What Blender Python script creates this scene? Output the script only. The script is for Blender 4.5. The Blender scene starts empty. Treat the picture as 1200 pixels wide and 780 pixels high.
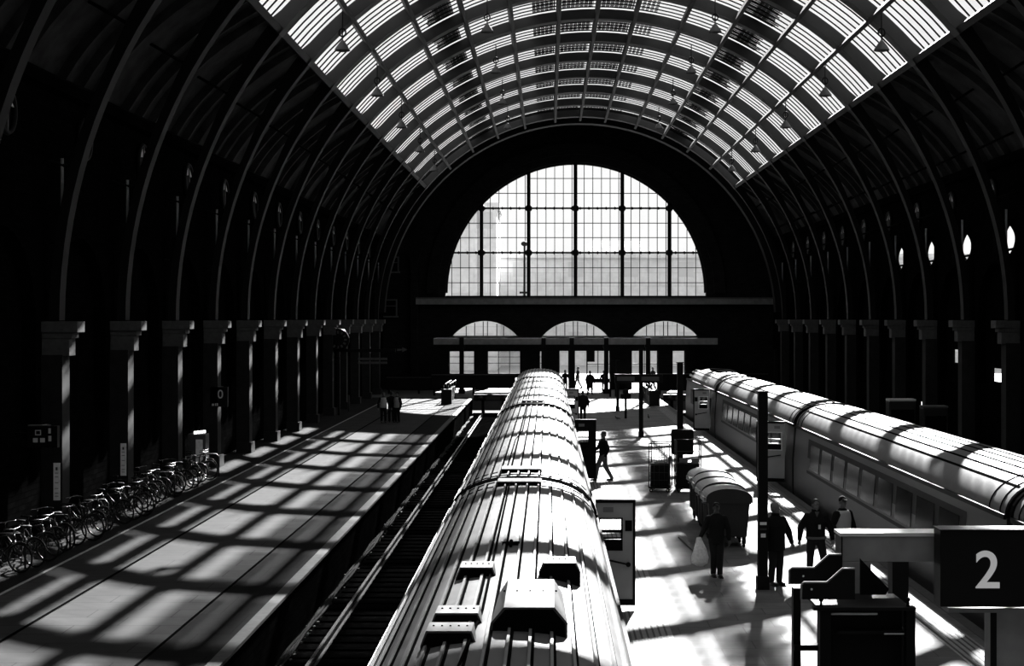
import bpy, bmesh, math, random
from math import sin, cos, pi, radians as R, sqrt
from mathutils import Vector, Matrix

random.seed(7)
scn = bpy.context.scene
COL = scn.collection

# ------------------------------------------------------------------ camera
F = 1750.0                                   # focal length in pixels of the 1200 px wide frame
cam_d = bpy.data.cameras.new('camera'); cam = bpy.data.objects.new('camera', cam_d); COL.objects.link(cam)
cam.location = (0, 0, 5.7); cam.rotation_euler = (R(90), 0, 0)
cam_d.sensor_width = 36; cam_d.lens = F / 1200 * 36
cam_d.shift_x = -42 / 1200; cam_d.shift_y = -17 / 1200
cam_d.clip_end = 900; cam_d.clip_start = 0.2
scn.camera = cam
# ------------------------------------------------------------------ light
SKY = 1.08
SUN = 38.0
world = bpy.data.worlds.new('world'); scn.world = world; world.use_nodes = True
bg = world.node_tree.nodes['Background']; bg.inputs[0].default_value = (1, 1, 1, 1); bg.inputs[1].default_value = SKY
sun_d = bpy.data.lights.new('sun', 'SUN'); sun_d.energy = SUN; sun_d.angle = R(0.55)
sun = bpy.data.objects.new('sun', sun_d); COL.objects.link(sun); sun.location = (25, 120, 70)
sun.rotation_euler = Vector((-0.315, -1.83, -1.0)).to_track_quat('-Z', 'Y').to_euler()
scn.view_settings.view_transform = 'Standard'; scn.view_settings.look = 'None'
scn.view_settings.gamma = 1.0; scn.view_settings.use_curve_mapping = False
scn.view_settings.exposure = 0.0

# ------------------------------------------------------------------ materials
def mat(name, g, rough=0.7, metal=0.0, spec=0.5, noise=0.0, nscale=4.0, bump=0.0, emit=0.0):
    m = bpy.data.materials.new(name); m.use_nodes = True; nt = m.node_tree
    b = nt.nodes['Principled BSDF']
    b.inputs['Base Color'].default_value = (g, g, g, 1); b.inputs['Roughness'].default_value = rough
    b.inputs['Metallic'].default_value = metal; b.inputs['Specular IOR Level'].default_value = spec
    if emit:
        b.inputs['Emission Color'].default_value = (1, 1, 1, 1); b.inputs['Emission Strength'].default_value = emit
    if noise or bump:
        tc = nt.nodes.new('ShaderNodeTexCoord'); nz = nt.nodes.new('ShaderNodeTexNoise')
        nz.inputs['Scale'].default_value = nscale; nz.inputs['Detail'].default_value = 5
        nt.links.new(tc.outputs['Object'], nz.inputs['Vector'])
        if noise:
            mr = nt.nodes.new('ShaderNodeMapRange')
            mr.inputs['From Min'].default_value = 0.3; mr.inputs['From Max'].default_value = 0.7
            mr.inputs['To Min'].default_value = g * (1 - noise); mr.inputs['To Max'].default_value = g * (1 + noise)
            nt.links.new(nz.outputs['Fac'], mr.inputs['Value']); nt.links.new(mr.outputs['Result'], b.inputs['Base Color'])
        if bump:
            bp = nt.nodes.new('ShaderNodeBump'); bp.inputs['Strength'].default_value = bump; bp.inputs['Distance'].default_value = 0.02
            nt.links.new(nz.outputs['Fac'], bp.inputs['Height']); nt.links.new(bp.outputs['Normal'], b.inputs['Normal'])
    return m

def brickmat(name, g, seam, bw, bh, rough=0.85, var=0.25, mortar=0.01, rot=None, spec=0.5, noise=0.25, plane='XY', coat=0.0):
    m = mat(name, g, rough, spec=spec); nt = m.node_tree; b = nt.nodes['Principled BSDF']
    tc = nt.nodes.new('ShaderNodeTexCoord'); mp = nt.nodes.new('ShaderNodeMapping'); br = nt.nodes.new('ShaderNodeTexBrick')
    sep = nt.nodes.new('ShaderNodeSeparateXYZ'); cmb = nt.nodes.new('ShaderNodeCombineXYZ')
    nt.links.new(tc.outputs['Object'], sep.inputs[0])
    a, c = {'XY': ('X', 'Y'), 'YX': ('Y', 'X'), 'XZ': ('X', 'Z'), 'YZ': ('Y', 'Z')}[plane]
    nt.links.new(sep.outputs[a], cmb.inputs[0]); nt.links.new(sep.outputs[c], cmb.inputs[1])
    nt.links.new(cmb.outputs[0], br.inputs['Vector'])
    br.inputs['Scale'].default_value = 1; br.inputs['Brick Width'].default_value = bw; br.inputs['Row Height'].default_value = bh
    br.inputs['Mortar Size'].default_value = mortar; br.inputs['Mortar Smooth'].default_value = 0.2
    br.inputs['Color1'].default_value = (g * (1 + var),) * 3 + (1,); br.inputs['Color2'].default_value = (g * (1 - var),) * 3 + (1,)
    br.inputs['Mortar'].default_value = (seam,) * 3 + (1,)
    nz = nt.nodes.new('ShaderNodeTexNoise'); nz.inputs['Scale'].default_value = 0.9; nz.inputs['Detail'].default_value = 7; nz.inputs['Roughness'].default_value = 0.65
    nt.links.new(tc.outputs['Object'], nz.inputs['Vector'])
    mr = nt.nodes.new('ShaderNodeMapRange'); mr.inputs['From Min'].default_value = 0.3; mr.inputs['From Max'].default_value = 0.7
    mr.inputs['To Min'].default_value = 1 - noise; mr.inputs['To Max'].default_value = 1 + noise
    nt.links.new(nz.outputs['Fac'], mr.inputs['Value'])
    mx = nt.nodes.new('ShaderNodeMix'); mx.data_type = 'RGBA'; mx.blend_type = 'MULTIPLY'; mx.inputs[0].default_value = 1
    nt.links.new(br.outputs['Color'], mx.inputs[6]); nt.links.new(mr.outputs['Result'], mx.inputs[7])
    nt.links.new(mx.outputs[2], b.inputs['Base Color'])
    return m

def glassmat(name, t=0.9, gloss=0.06, dirt=0.12):
    m = bpy.data.materials.new(name); m.use_nodes = True; nt = m.node_tree; nt.nodes.clear()
    out = nt.nodes.new('ShaderNodeOutputMaterial'); tr = nt.nodes.new('ShaderNodeBsdfTransparent'); gl = nt.nodes.new('ShaderNodeBsdfGlossy')
    tc = nt.nodes.new('ShaderNodeTexCoord'); nz = nt.nodes.new('ShaderNodeTexNoise'); nz.inputs['Scale'].default_value = 0.7; nz.inputs['Detail'].default_value = 4
    mr = nt.nodes.new('ShaderNodeMapRange'); mr.inputs['From Min'].default_value = 0.3; mr.inputs['From Max'].default_value = 0.7
    mr.inputs['To Min'].default_value = t - dirt; mr.inputs['To Max'].default_value = t
    nt.links.new(tc.outputs['Object'], nz.inputs['Vector']); nt.links.new(nz.outputs['Fac'], mr.inputs['Value']); nt.links.new(mr.outputs['Result'], tr.inputs['Color'])
    gl.inputs['Roughness'].default_value = 0.12; gl.inputs['Color'].default_value = (0.5, 0.5, 0.5, 1)
    mix = nt.nodes.new('ShaderNodeMixShader'); mix.inputs[0].default_value = gloss
    nt.links.new(tr.outputs[0], mix.inputs[1]); nt.links.new(gl.outputs[0], mix.inputs[2]); nt.links.new(mix.outputs[0], out.inputs[0])
    return m

def solarmat(name, ga=0.26, gb=0.3):
    # rows of opaque square cells with clear gaps, seen from below
    m = bpy.data.materials.new(name); m.use_nodes = True; nt = m.node_tree; nt.nodes.clear()
    out = nt.nodes.new('ShaderNodeOutputMaterial'); tr = nt.nodes.new('ShaderNodeBsdfTransparent'); df = nt.nodes.new('ShaderNodeBsdfDiffuse')
    df.inputs['Color'].default_value = (0.03, 0.03, 0.03, 1)
    uv = nt.nodes.new('ShaderNodeUVMap'); uv.uv_map = 'uv'; sep = nt.nodes.new('ShaderNodeSeparateXYZ'); nt.links.new(uv.outputs[0], sep.inputs[0])
    def fr(sock, per, thr):
        d = nt.nodes.new('ShaderNodeMath'); d.operation = 'DIVIDE'; d.inputs[1].default_value = per; nt.links.new(sock, d.inputs[0])
        f = nt.nodes.new('ShaderNodeMath'); f.operation = 'FRACT'; nt.links.new(d.outputs[0], f.inputs[0])
        g = nt.nodes.new('ShaderNodeMath'); g.operation = 'GREATER_THAN'; g.inputs[1].default_value = thr; nt.links.new(f.outputs[0], g.inputs[0]); return g.outputs[0]
    a = fr(sep.outputs[0], 0.27, ga); b = fr(sep.outputs[1], 0.22, gb)
    mu = nt.nodes.new('ShaderNodeMath'); mu.operation = 'MULTIPLY'; nt.links.new(a, mu.inputs[0]); nt.links.new(b, mu.inputs[1])
    mix = nt.nodes.new('ShaderNodeMixShader'); nt.links.new(mu.outputs[0], mix.inputs[0])
    nt.links.new(tr.outputs[0], mix.inputs[1]); nt.links.new(df.outputs[0], mix.inputs[2]); nt.links.new(mix.outputs[0], out.inputs[0])
    return m

M = dict(
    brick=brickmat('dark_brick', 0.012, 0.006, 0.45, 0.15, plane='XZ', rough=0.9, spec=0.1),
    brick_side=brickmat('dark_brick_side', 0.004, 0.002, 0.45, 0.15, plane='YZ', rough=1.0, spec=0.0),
    boards=mat('dark_roof_boards', 0.04, 0.8, noise=0.5, nscale=1.5, spec=0.15),
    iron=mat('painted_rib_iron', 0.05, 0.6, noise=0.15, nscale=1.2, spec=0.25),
    rib_dark=mat('dark_rib_iron', 0.010, 0.6, spec=0.12, noise=0.2, nscale=1.2),  # darker than the iron of the upper arches
    iron_dark=mat('dark_iron', 0.008, 0.6, spec=0.15),
    black=mat('black_paint', 0.005, 0.6, spec=0.12),
    stone=mat('pale_stone', 0.10, 0.8, noise=0.2, nscale=6),
    pier=mat('sooty_pier_brick', 0.009, 0.85, noise=0.5, nscale=3),
    ledge=mat('weathered_ledge', 0.22, 0.8, noise=0.2, nscale=3),
    stone_dim=mat('dim_stone', 0.10, 0.8, noise=0.2, nscale=4),
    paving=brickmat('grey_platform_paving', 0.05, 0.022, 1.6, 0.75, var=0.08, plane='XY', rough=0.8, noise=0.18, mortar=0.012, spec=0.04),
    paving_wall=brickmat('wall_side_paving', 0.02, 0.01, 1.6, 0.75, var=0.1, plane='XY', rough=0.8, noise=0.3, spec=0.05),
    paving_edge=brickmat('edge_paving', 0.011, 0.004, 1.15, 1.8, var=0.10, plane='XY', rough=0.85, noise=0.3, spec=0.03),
    paving_glare=brickmat('glare_platform_paving', 0.115, 0.06, 1.2, 0.6, var=0.12, plane='XY', rough=0.6, noise=0.38, mortar=0.012, spec=0.07),  # lighter base colour stands in for sun glare on this platform
    paving_dim=brickmat('concourse_paving', 0.11, 0.06, 1.2, 0.6, var=0.10, plane='XY', rough=0.6, noise=0.3),
    coping=mat('white_edge_coping', 0.05, 0.7, noise=0.25, nscale=5),
    line_pale=mat('pale_painted_line', 0.35, 0.7, noise=0.3, nscale=8),
    groove=mat('dark_drain_slot', 0.004, 1.0, spec=0.0),
    tactile=mat('tactile_paving', 0.22, 0.7, noise=0.12, nscale=5),
    tactile_bar=mat('tactile_bar', 0.03, 0.7),
    ballast=mat('oily_ballast', 0.004, 0.9, spec=0.0, noise=0.7, nscale=14, bump=1.0),
    sleeper=mat('dark_sleeper', 0.003, 1.0, spec=0.0, noise=0.4, nscale=6),
    rail=mat('polished_rail', 0.4, 0.25, metal=0.9),
    rail_side=mat('rusty_rail_side', 0.05, 0.8),
    roof_metal=mat('ribbed_roof_metal', 0.11, 0.5, metal=0.0, spec=0.16, noise=0.16, nscale=1.3, bump=0.08),
    roof_metal2=mat('pale_roof_metal', 0.13, 0.5, metal=0.0, spec=0.16, noise=0.18, nscale=1.6, bump=0.08),
    roof_rib=mat('roof_rib_metal', 0.17, 0.45, metal=0.0, spec=0.3),
    roof_line=mat('roof_dark_seam', 0.006, 1.0, spec=0.0),
    coach_side=mat('coach_side_paint', 0.03, 0.45, spec=0.25, noise=0.12, nscale=1.0),
    coach_dark=mat('coach_dark_band', 0.006, 0.5, spec=0.04),
    window_dark=mat('dark_coach_glass', 0.006, 0.12, spec=0.02),
    door_paint=mat('coach_door_paint', 0.36, 0.4, noise=0.08, nscale=2),
    rubber=mat('rubber', 0.012, 0.9, spec=0.1),
    glass=glassmat('skylight_glass', 0.92, 0.05, 0.10),
    glass_win=glassmat('arch_window_glass', 0.97, 0.03, 0.05),
    solar=solarmat('solar_cells', 0.1, 0.1), solar_open=solarmat('open_solar_cells', 0.25, 0.3),
    ground_out=mat('sunlit_street', 0.32, 0.8, noise=0.12, nscale=0.5),
    build=brickmat('pale_facade', 0.62, 0.52, 3.0, 1.6, var=0.04, plane='XZ', rough=0.9, noise=0.15, mortar=0.05),
    build_win=mat('facade_window', 0.52, 0.4),
    tree=mat('foliage', 0.30, 0.9, noise=0.5, nscale=2),
    bin_body=mat('bin_plastic', 0.01, 0.6),
    bin_lid=mat('bin_lid_plastic', 0.22, 0.4, noise=0.25, nscale=9),
    sign_face=mat('black_sign_face', 0.006, 0.5, spec=0.2),
    digit=mat('sign_digit', 0.75, 0.6, emit=0.22),
    digit_dim=mat('dim_sign_digit', 0.4, 0.6, emit=0.02),
    beam=mat('grey_painted_steel', 0.3, 0.55, noise=0.2, nscale=3),
    beam_top=mat('pale_steel_top', 0.75, 0.5),
    poster=mat('pale_poster', 0.62, 0.6, noise=0.15, nscale=9, emit=0.03),
    poster_ink=mat('poster_ink', 0.06, 0.8),
    lamp_light=mat('lit_panel', 0.9, 0.5, emit=2.0),
    skin=mat('skin', 0.14, 0.55), skin_dark=mat('skin_shade', 0.05, 0.55),
    cloth_black=mat('black_cloth', 0.008, 0.9, spec=0.15), cloth_dark=mat('dark_cloth', 0.016, 0.9, spec=0.15),
    cloth_grey=mat('grey_cloth', 0.12, 0.9), hivis=mat('pale_vest', 0.45, 0.8), hair=mat('dark_hair', 0.01, 0.7),
    hair_grey=mat('grey_hair', 0.16, 0.7), badge=mat('white_badge', 0.8, 0.6), shoe=mat('black_shoe', 0.01, 0.4),
    bag=mat('white_plastic_bag', 0.7, 0.5, noise=0.2, nscale=20),
    bike_frame=mat('bike_frame', 0.01, 0.3), bike_metal=mat('bike_metal', 0.2, 0.25, metal=0.9), tyre=mat('tyre', 0.005, 0.8),
    cage=mat('cage_steel', 0.02, 0.5), shiny=mat('chrome', 0.75, 0.2, metal=0.9), kiosk=mat('kiosk_paint', 0.06, 0.5), white=mat('white_plastic', 0.75, 0.5),
    pigeon=mat('pigeon_feathers', 0.05, 0.8),
)

# ------------------------------------------------------------------ helpers
class MB:
    def __init__(s): s.v = []; s.f = []; s.uv = None; s.sm = []
    def add(s, vs, fs, smooth=False):
        o = len(s.v); s.v += [tuple(v) for v in vs]; s.f += [tuple(i + o for i in f) for f in fs]; s.sm += [smooth] * len(fs); return s
    def box(s, x0, x1, y0, y1, z0, z1, mtx=None):
        vs = [Vector((x, y, z)) for x in (x0, x1) for y in (y0, y1) for z in (z0, z1)]
        if mtx: vs = [mtx @ v for v in vs]
        return s.add(vs, [(0, 1, 3, 2), (4, 6, 7, 5), (0, 4, 5, 1), (2, 3, 7, 6), (0, 2, 6, 4), (1, 5, 7, 3)])
    def prism(s, pts, a, b, axis='Y', mtx=None):
        # pts: 2D outline, extruded from a to b along axis
        n = len(pts)
        def mk(p, t): return {'Y': (p[0], t, p[1]), 'X': (t, p[0], p[1]), 'Z': (p[0], p[1], t)}[axis]
        vs = [Vector(mk(p, a)) for p in pts] + [Vector(mk(p, b)) for p in pts]
        if mtx: vs = [mtx @ v for v in vs]
        fs = [(i, (i + 1) % n, n + (i + 1) % n, n + i) for i in range(n)] + [tuple(range(n - 1, -1, -1)), tuple(range(n, 2 * n))]
        return s.add(vs, fs)
    def tube(s, pts, rad, n=8, caps=True):
        pts = [Vector(p) for p in pts]; rad = rad if isinstance(rad, (list, tuple)) else [rad] * len(pts)
        vs = []; fs = []; prev = None
        for i, p in enumerate(pts):
            t = (pts[min(i + 1, len(pts) - 1)] - pts[max(i - 1, 0)]).normalized()
            u = prev - t * prev.dot(t) if prev is not None else (Vector((0, 0, 1)) if abs(t.z) < 0.9 else Vector((1, 0, 0))); u = (u - t * u.dot(t)).normalized(); prev = u
            w = t.cross(u)
            for k in range(n):
                a = 2 * pi * k / n; vs.append(p + (u * cos(a) + w * sin(a)) * rad[i])
        for i in range(len(pts) - 1):
            for k in range(n):
                fs.append((i * n + k, i * n + (k + 1) % n, (i + 1) * n + (k + 1) % n, (i + 1) * n + k))
        if caps: fs += [tuple(range(n - 1, -1, -1)), tuple(range((len(pts) - 1) * n, len(pts) * n))]
        return s.add(vs, fs, True)
    def ell(s, c, r, n=12, m=8, mtx=None):
        c = Vector(c); r = r if isinstance(r, (tuple, list)) else (r, r, r); vs = []; fs = []
        for j in range(m + 1):
            th = pi * j / m
            for k in range(n):
                a = 2 * pi * k / n; v = Vector((r[0] * sin(th) * cos(a), r[1] * sin(th) * sin(a), r[2] * cos(th)))
                if mtx: v = mtx @ v
                vs.append(c + v)
        for j in range(m):
            for k in range(n): fs.append((j * n + k, (j + 1) * n + k, (j + 1) * n + (k + 1) % n, j * n + (k + 1) % n))
        return s.add(vs, fs, True)
    def lathe(s, c, prof, n=20, mtx=None):
        c = Vector(c); vs = []; fs = []
        for (r, z) in prof:
            for k in range(n):
                v = Vector((r * cos(2 * pi * k / n), r * sin(2 * pi * k / n), z))
                if mtx: v = mtx @ v
                vs.append(c + v)
        for j in range(len(prof) - 1):
            for k in range(n): fs.append((j * n + k, j * n + (k + 1) % n, (j + 1) * n + (k + 1) % n, (j + 1) * n + k))
        return s.add(vs, fs, True)
    def torus(s, c, R_, r, mtx=None, n=28, m=6, a0=0, a1=2 * pi):
        c = Vector(c); vs = []; fs = []; full = abs(a1 - a0 - 2 * pi) < 1e-6; N = n if full else n + 1
        for i in range(N):
            a = a0 + (a1 - a0) * i / n
            for k in range(m):
                b = 2 * pi * k / m; v = Vector(((R_ + r * cos(b)) * cos(a), (R_ + r * cos(b)) * sin(a), r * sin(b)))
                if mtx: v = mtx @ v
                vs.append(c + v)
        for i in range(n):
            j = (i + 1) % N
            for k in range(m): fs.append((i * m + k, j * m + k, j * m + (k + 1) % m, i * m + (k + 1) % m))
        return s.add(vs, fs, True)
    def mesh(s, name, m):
        me = bpy.data.meshes.new(name); me.from_pydata(s.v, [], s.f); me.materials.append(m)
        me.polygons.foreach_set('use_smooth', s.sm)
        bm = bmesh.new(); bm.from_mesh(me); bmesh.ops.recalc_face_normals(bm, faces=bm.faces); bm.to_mesh(me); bm.free(); me.update()
        return me
    def build(s, name, m, parent=None, bevel=0.0):
        o = bpy.data.objects.new(name, s.mesh(name, m)); COL.objects.link(o)
        if parent: o.parent = parent
        if bevel:
            b = o.modifiers.new('bevel', 'BEVEL'); b.width = bevel; b.segments = 2; b.limit_method = 'ANGLE'; b.angle_limit = R(40)
        return o

def tag(o, label=None, cat=None, group=None, kind=None):
    if label: o['label'] = label
    if cat: o['category'] = cat
    if group: o['group'] = group
    if kind: o['kind'] = kind
    return o
def struct(o, label=None): o['kind'] = 'structure'; return tag(o, label)
def empty(name, loc=(0, 0, 0), rz=0, label=None, cat=None, group=None):
    o = bpy.data.objects.new(name, None); COL.objects.link(o); o.location = loc; o.rotation_euler.z = rz; o.empty_display_size = 0.1
    return tag(o, label, cat, group)
def clone(root, loc, rz=0.0, label=None, scale=None):
    c = root.copy(); COL.objects.link(c); c.location = loc; c.rotation_euler.z = rz
    if scale: c.scale = scale
    if label: c['label'] = label
    for ch in [o for o in list(COL.objects) if o.parent == root]:
        d = ch.copy(); COL.objects.link(d); d.parent = c
        for g in [o for o in list(COL.objects) if o.parent == ch]:
            e = g.copy(); COL.objects.link(e); e.parent = d
    return c
ORD = ['first', 'second', 'third', 'fourth', 'fifth', 'sixth', 'seventh', 'eighth', 'ninth', 'tenth', 'eleventh', 'twelfth', 'thirteenth', 'fourteenth', 'fifteenth', 'sixteenth', 'seventeenth', 'eighteenth', 'nineteenth', 'twentieth']

def plate(name, outer, holes, thick, m, place, parent=None):
    """A wall plate with holes: 2D outlines filled, extruded; place maps (u, v, w) to world."""
    cu = bpy.data.curves.new(name, 'CURVE'); cu.dimensions = '2D'; cu.fill_mode = 'BOTH'; cu.extrude = thick / 2
    for poly in [outer] + holes:
        sp = cu.splines.new('POLY'); sp.points.add(len(poly) - 1); sp.use_cyclic_u = True
        for i, p in enumerate(poly): sp.points[i].co = (p[0], p[1], 0, 1)
    tmp = bpy.data.objects.new(name + '_tmp', cu); COL.objects.link(tmp)
    me = bpy.data.meshes.new_from_object(tmp.evaluated_get(bpy.context.evaluated_depsgraph_get()))
    bpy.data.objects.remove(tmp); me.name = name
    for v in me.vertices: v.co = place(v.co.x, v.co.y, v.co.z)
    me.materials.clear(); me.materials.append(m)
    o = bpy.data.objects.new(name, me); COL.objects.link(o)
    if parent: o.parent = parent
    return o
def arc_pts(cx, cz, r, a0, a1, n): return [(cx + r * cos(R(a0 + (a1 - a0) * i / n)), cz + r * sin(R(a0 + (a1 - a0) * i / n))) for i in range(n + 1)]

def text_mesh(name, txt, size, depth, m, parent, mtx, offset=0.0):
    cu = bpy.data.curves.new(name, 'FONT'); cu.body = txt; cu.size = size; cu.extrude = depth; cu.align_x = 'CENTER'; cu.align_y = 'CENTER'; cu.offset = offset
    tmp = bpy.data.objects.new('t', cu); COL.objects.link(tmp)
    me = bpy.data.meshes.new_from_object(tmp.evaluated_get(bpy.context.evaluated_depsgraph_get())); bpy.data.objects.remove(tmp)
    me.transform(mtx); me.materials.clear(); me.materials.append(m); me.name = name
    o = bpy.data.objects.new(name, me); COL.objects.link(o); o.parent = parent
    return o
TXT = Matrix.Rotation(R(90), 4, 'X')      # text facing the camera (-Y)

# ------------------------------------------------------------------ hall dimensions
CX, CZ = 2.45, 5.65          # axis of the vault
XL, XR = CX - 16.0, CX + 16.0
Y0, YE = -12.0, 120.0        # hall start (behind the viewer) and end wall face
RI, RG = 15.2, 15.72         # rib inner radius, glass radius
SKY_A = 49.5                 # skylight half angle
BAY = 6.1
RIBS = [112.4 - BAY * k for k in range(19)]
def vp(r, a): return (CX + r * sin(R(a)), CZ + r * cos(R(a)))     # a from the crown
def px(x, y, Y):                                                # helper for end-wall outlines measured on site plan
    return ((x - 642) * Y / F, 5.7 - (y - 373) * Y / F)

# ------------------------------------------------------------------ floors
def slab(name, x0, x1, y0, y1, m, z1=0.0, z0=-0.95): return struct(MB().box(x0, x1, y0, y1, z0, z1).build(name, m))
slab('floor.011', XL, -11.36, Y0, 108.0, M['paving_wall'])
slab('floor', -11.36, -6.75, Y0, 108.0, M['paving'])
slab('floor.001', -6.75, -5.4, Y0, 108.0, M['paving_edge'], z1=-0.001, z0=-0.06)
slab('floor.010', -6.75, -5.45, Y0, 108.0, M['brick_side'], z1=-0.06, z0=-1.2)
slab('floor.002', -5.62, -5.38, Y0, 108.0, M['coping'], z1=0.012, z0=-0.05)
slab('floor.003', 1.15, 7.93, Y0, 108.0, M['paving_glare'], z0=-0.08)
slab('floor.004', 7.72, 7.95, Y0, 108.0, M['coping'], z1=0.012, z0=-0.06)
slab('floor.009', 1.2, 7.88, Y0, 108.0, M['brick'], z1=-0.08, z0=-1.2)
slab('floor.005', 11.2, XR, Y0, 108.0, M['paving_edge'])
slab('floor.006', XL, XR, 108.0, 121.0, M['paving_dim'])
struct(MB().box(-5.4, 1.15, Y0, 108, -1.3, -1.12).build('floor.007', M['ballast']))
struct(MB().box(7.93, 11.2, Y0, 108, -1.3, -1.12).build('floor.008', M['ballast']))
# painted lines, drain slot, tactile strips
struct(MB().box(-11.36, -11.28, Y0, 107, 0, 0.006).build('trim_1', M['line_pale']))
struct(MB().box(-9.70, -9.62, Y0, 107, 0, 0.004).build('trim_2', M['groove']))
for n, (x0, x1) in enumerate(((1.5, 2.25), (6.95, 7.55))):
    struct(MB().box(x0, x1, Y0, 107, 0, 0.008).build('trim_%d' % (3 + n), M['tactile']))
    mb = MB()
    k = x0 + 0.05
    while k < x1 - 0.02:
        mb.box(k, k + 0.035, Y0, 107, 0.008, 0.014); k += 0.115
    struct(mb.build('trim_%d' % (5 + n), M['tactile_bar']))
struct(MB().box(-6.79, -6.73, Y0, 107, 0, 0.005).build('trim_7', M['groove']))

# ------------------------------------------------------------------ end wall with its openings
def wall_at(Yf, t): return lambda u, v, w: Vector((u, Yf + t / 2 + w, v))
s = YE / F
def rect(x0, x1, y0, y1): a = px(x0, y0, YE); b = px(x1, y1, YE); return [(a[0], b[1]), (b[0], b[1]), (b[0], a[1]), (a[0], a[1])]
wc = (675 - 642) * s; wr = 153 * s; zb = 5.7 - (348 - 373) * s; zt = 5.7 - (190 - 373) * s; wz = zt - wr
big = [(wc + wr, zb)] + arc_pts(wc, wz, wr, 0, 180, 48) + [(wc - wr, zb)]
def lunette(cx, hw=38.5, yb=394, yt=376):
    h = (yb - yt) * s; w = hw * s; r = (w * w + h * h) / (2 * h); z0 = 5.7 - (yb - 373) * s; zc = z0 + h - r; a = math.degrees(math.asin(w / r))
    return arc_pts((cx - 642) * s, zc, r, 90 - a, 90 + a, 16)
lun = [lunette(568), lunette(674), lunette(780)]
doors = [rect(526, 556, 410.5, 457), rect(571, 610, 410.5, 457), rect(632, 640, 410.5, 457), rect(655, 715, 410, 457.9), rect(740, 771, 410, 457.9), rect(788, 803, 410, 457.9)]
for d in doors:
    for i, p in enumerate(d):
        if p[1] < 0.05: d[i] = (p[0], 0.02)
outer = [(XL - 0.5, 0.0), (XR + 0.5, 0.0), (XR + 0.5, 12.3), (CX + 15.5, 14.6), (CX + 14.2, 15.3)] + arc_pts(CX, CZ, 15.95, 45, 135, 30) + [(CX - 14.2, 15.3), (CX - 15.5, 14.6), (XL - 0.5, 12.3)]
struct(plate('wall_end', outer, [big] + lun + doors, 0.9, M['brick'], wall_at(YE, 0.9)))
# recessed second order round the big window and the end arch of the vault
mb = MB()
def ring(mb, cx, cz, r0, r1, a0, a1, y0, y1, n=48):
    vs = []; fs = []
    for i in range(n + 1):
        a = R(a0 + (a1 - a0) * i / n)
        for r in (r0, r1):
            for y in (y0, y1): vs.append((cx + r * cos(a), y, cz + r * sin(a)))
    for i in range(n):
        o = i * 4
        fs += [(o, o + 1, o + 5, o + 4), (o + 2, o + 6, o + 7, o + 3), (o, o + 4, o + 6, o + 2), (o + 1, o + 3, o + 7, o + 5)]
    fs += [(0, 2, 3, 1), (n * 4, n * 4 + 1, n * 4 + 3, n * 4 + 2)]
    return mb.add(vs, fs)
ring(mb, wc, wz, wr + 0.6, wr + 1.5, 0, 180, YE - 0.35, YE + 0.1)
struct(mb.build('trim_8', M['brick']))
mb = MB(); ring(mb, CX, CZ, 14.9, 15.9, 2, 178, 113.6, 114.6); struct(mb.build('trim_9', M['rib_dark']))
# ledge under the window, canopy fascia
a = px(488, 350, YE); b = px(907, 356.5, YE)
struct(MB().box(a[0], b[0], YE - 0.55, YE, b[1], a[1]).build('trim_10', M['ledge']))
struct(MB().box(a[0], b[0], YE - 0.6, YE, a[1], a[1] + 0.1).build('trim_11', M['stone']))
# pilasters in the end wall corners
for n, x in enumerate((486, 911)):
    X = (x - 642) * s; mb = MB(); mb.box(X - 0.3, X + 0.3, YE - 0.5, YE, 0, 10.4); mb.box(X - 0.42, X + 0.42, YE - 0.6, YE, 10.4, 10.9); mb.box(X - 0.4, X + 0.4, YE - 0.6, YE, 0, 0.5)
    struct(mb.build('trim_%d' % (12 + n), M['brick']))

# the big semicircular window: glass, mullions, thin bars
win = struct(empty('window_1', (wc, YE + 0.4, zb))); win['label'] = 'great semicircular window filling the end wall of the train shed'
def inside_h(x):      # height of the arch above zb at wall x
    d = abs(x - wc)
    return (wz + sqrt(max(wr * wr - d * d, 0))) if d < wr else zb
def halfw(z): return wr if z < wz else sqrt(max(wr * wr - (z - wz) ** 2, 0))
L = lambda x, y, z: Vector((x - wc, y, z - zb))
mb = MB(); mb.add([L(p[0], 0, p[1]) for p in big], [tuple(range(len(big)))]); mb.build('window_glass', M['glass_win'], win)
mull = [564, 619.5, 674.5, 729.5, 785]
for xp in mull:
    X = (xp - 642) * s; mb = MB(); mb.box(X - 0.15 - wc, X + 0.15 - wc, -0.15, 0.15, 0, inside_h(X) - zb); mb.build('mullion', M['iron_dark'], win)
for yp in (243.5, 295.7):
    z = 5.7 - (yp - 373) * s; w = halfw(z); mb = MB(); mb.box(-w, w, -0.08, 0.08, z - zb - 0.07, z - zb + 0.07)
    for xp in mull: mb.ell(((xp - 642) * s - wc, 0, z - zb), (0.3, 0.2, 0.3), 10, 6)
    for i in range(-14, 15):
        if abs(i * 0.7) < w: mb.ell((i * 0.7 + 0.35, 0, z - zb), (0.1, 0.1, 0.13), 6, 4)
    mb.build('transom', M['iron_dark'], win)
mb = MB()
xs = [mull[0] - 55.5] + mull + [mull[-1] + 55.5]
for i in range(len(xs) - 1):
    n = 5
    for k in range(1, n + 1):
        X = (xs[i] + (xs[i + 1] - xs[i]) * k / (n + 0.4) - 642) * s
        if abs(X - wc) < wr - 0.2: mb.box(X - 0.028 - wc, X + 0.028 - wc, -0.04, 0.04, 0, inside_h(X) - zb)
for yp in (208.5, 226, 261, 278, 313.5, 331):
    z = 5.7 - (yp - 373) * s; w = halfw(z) if yp > 209 else 55 * s; mb.box(-w, w, -0.04, 0.04, z - zb - 0.03, z - zb + 0.03)
mb.build('glazing_bars', M['iron_dark'], win)
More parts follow.
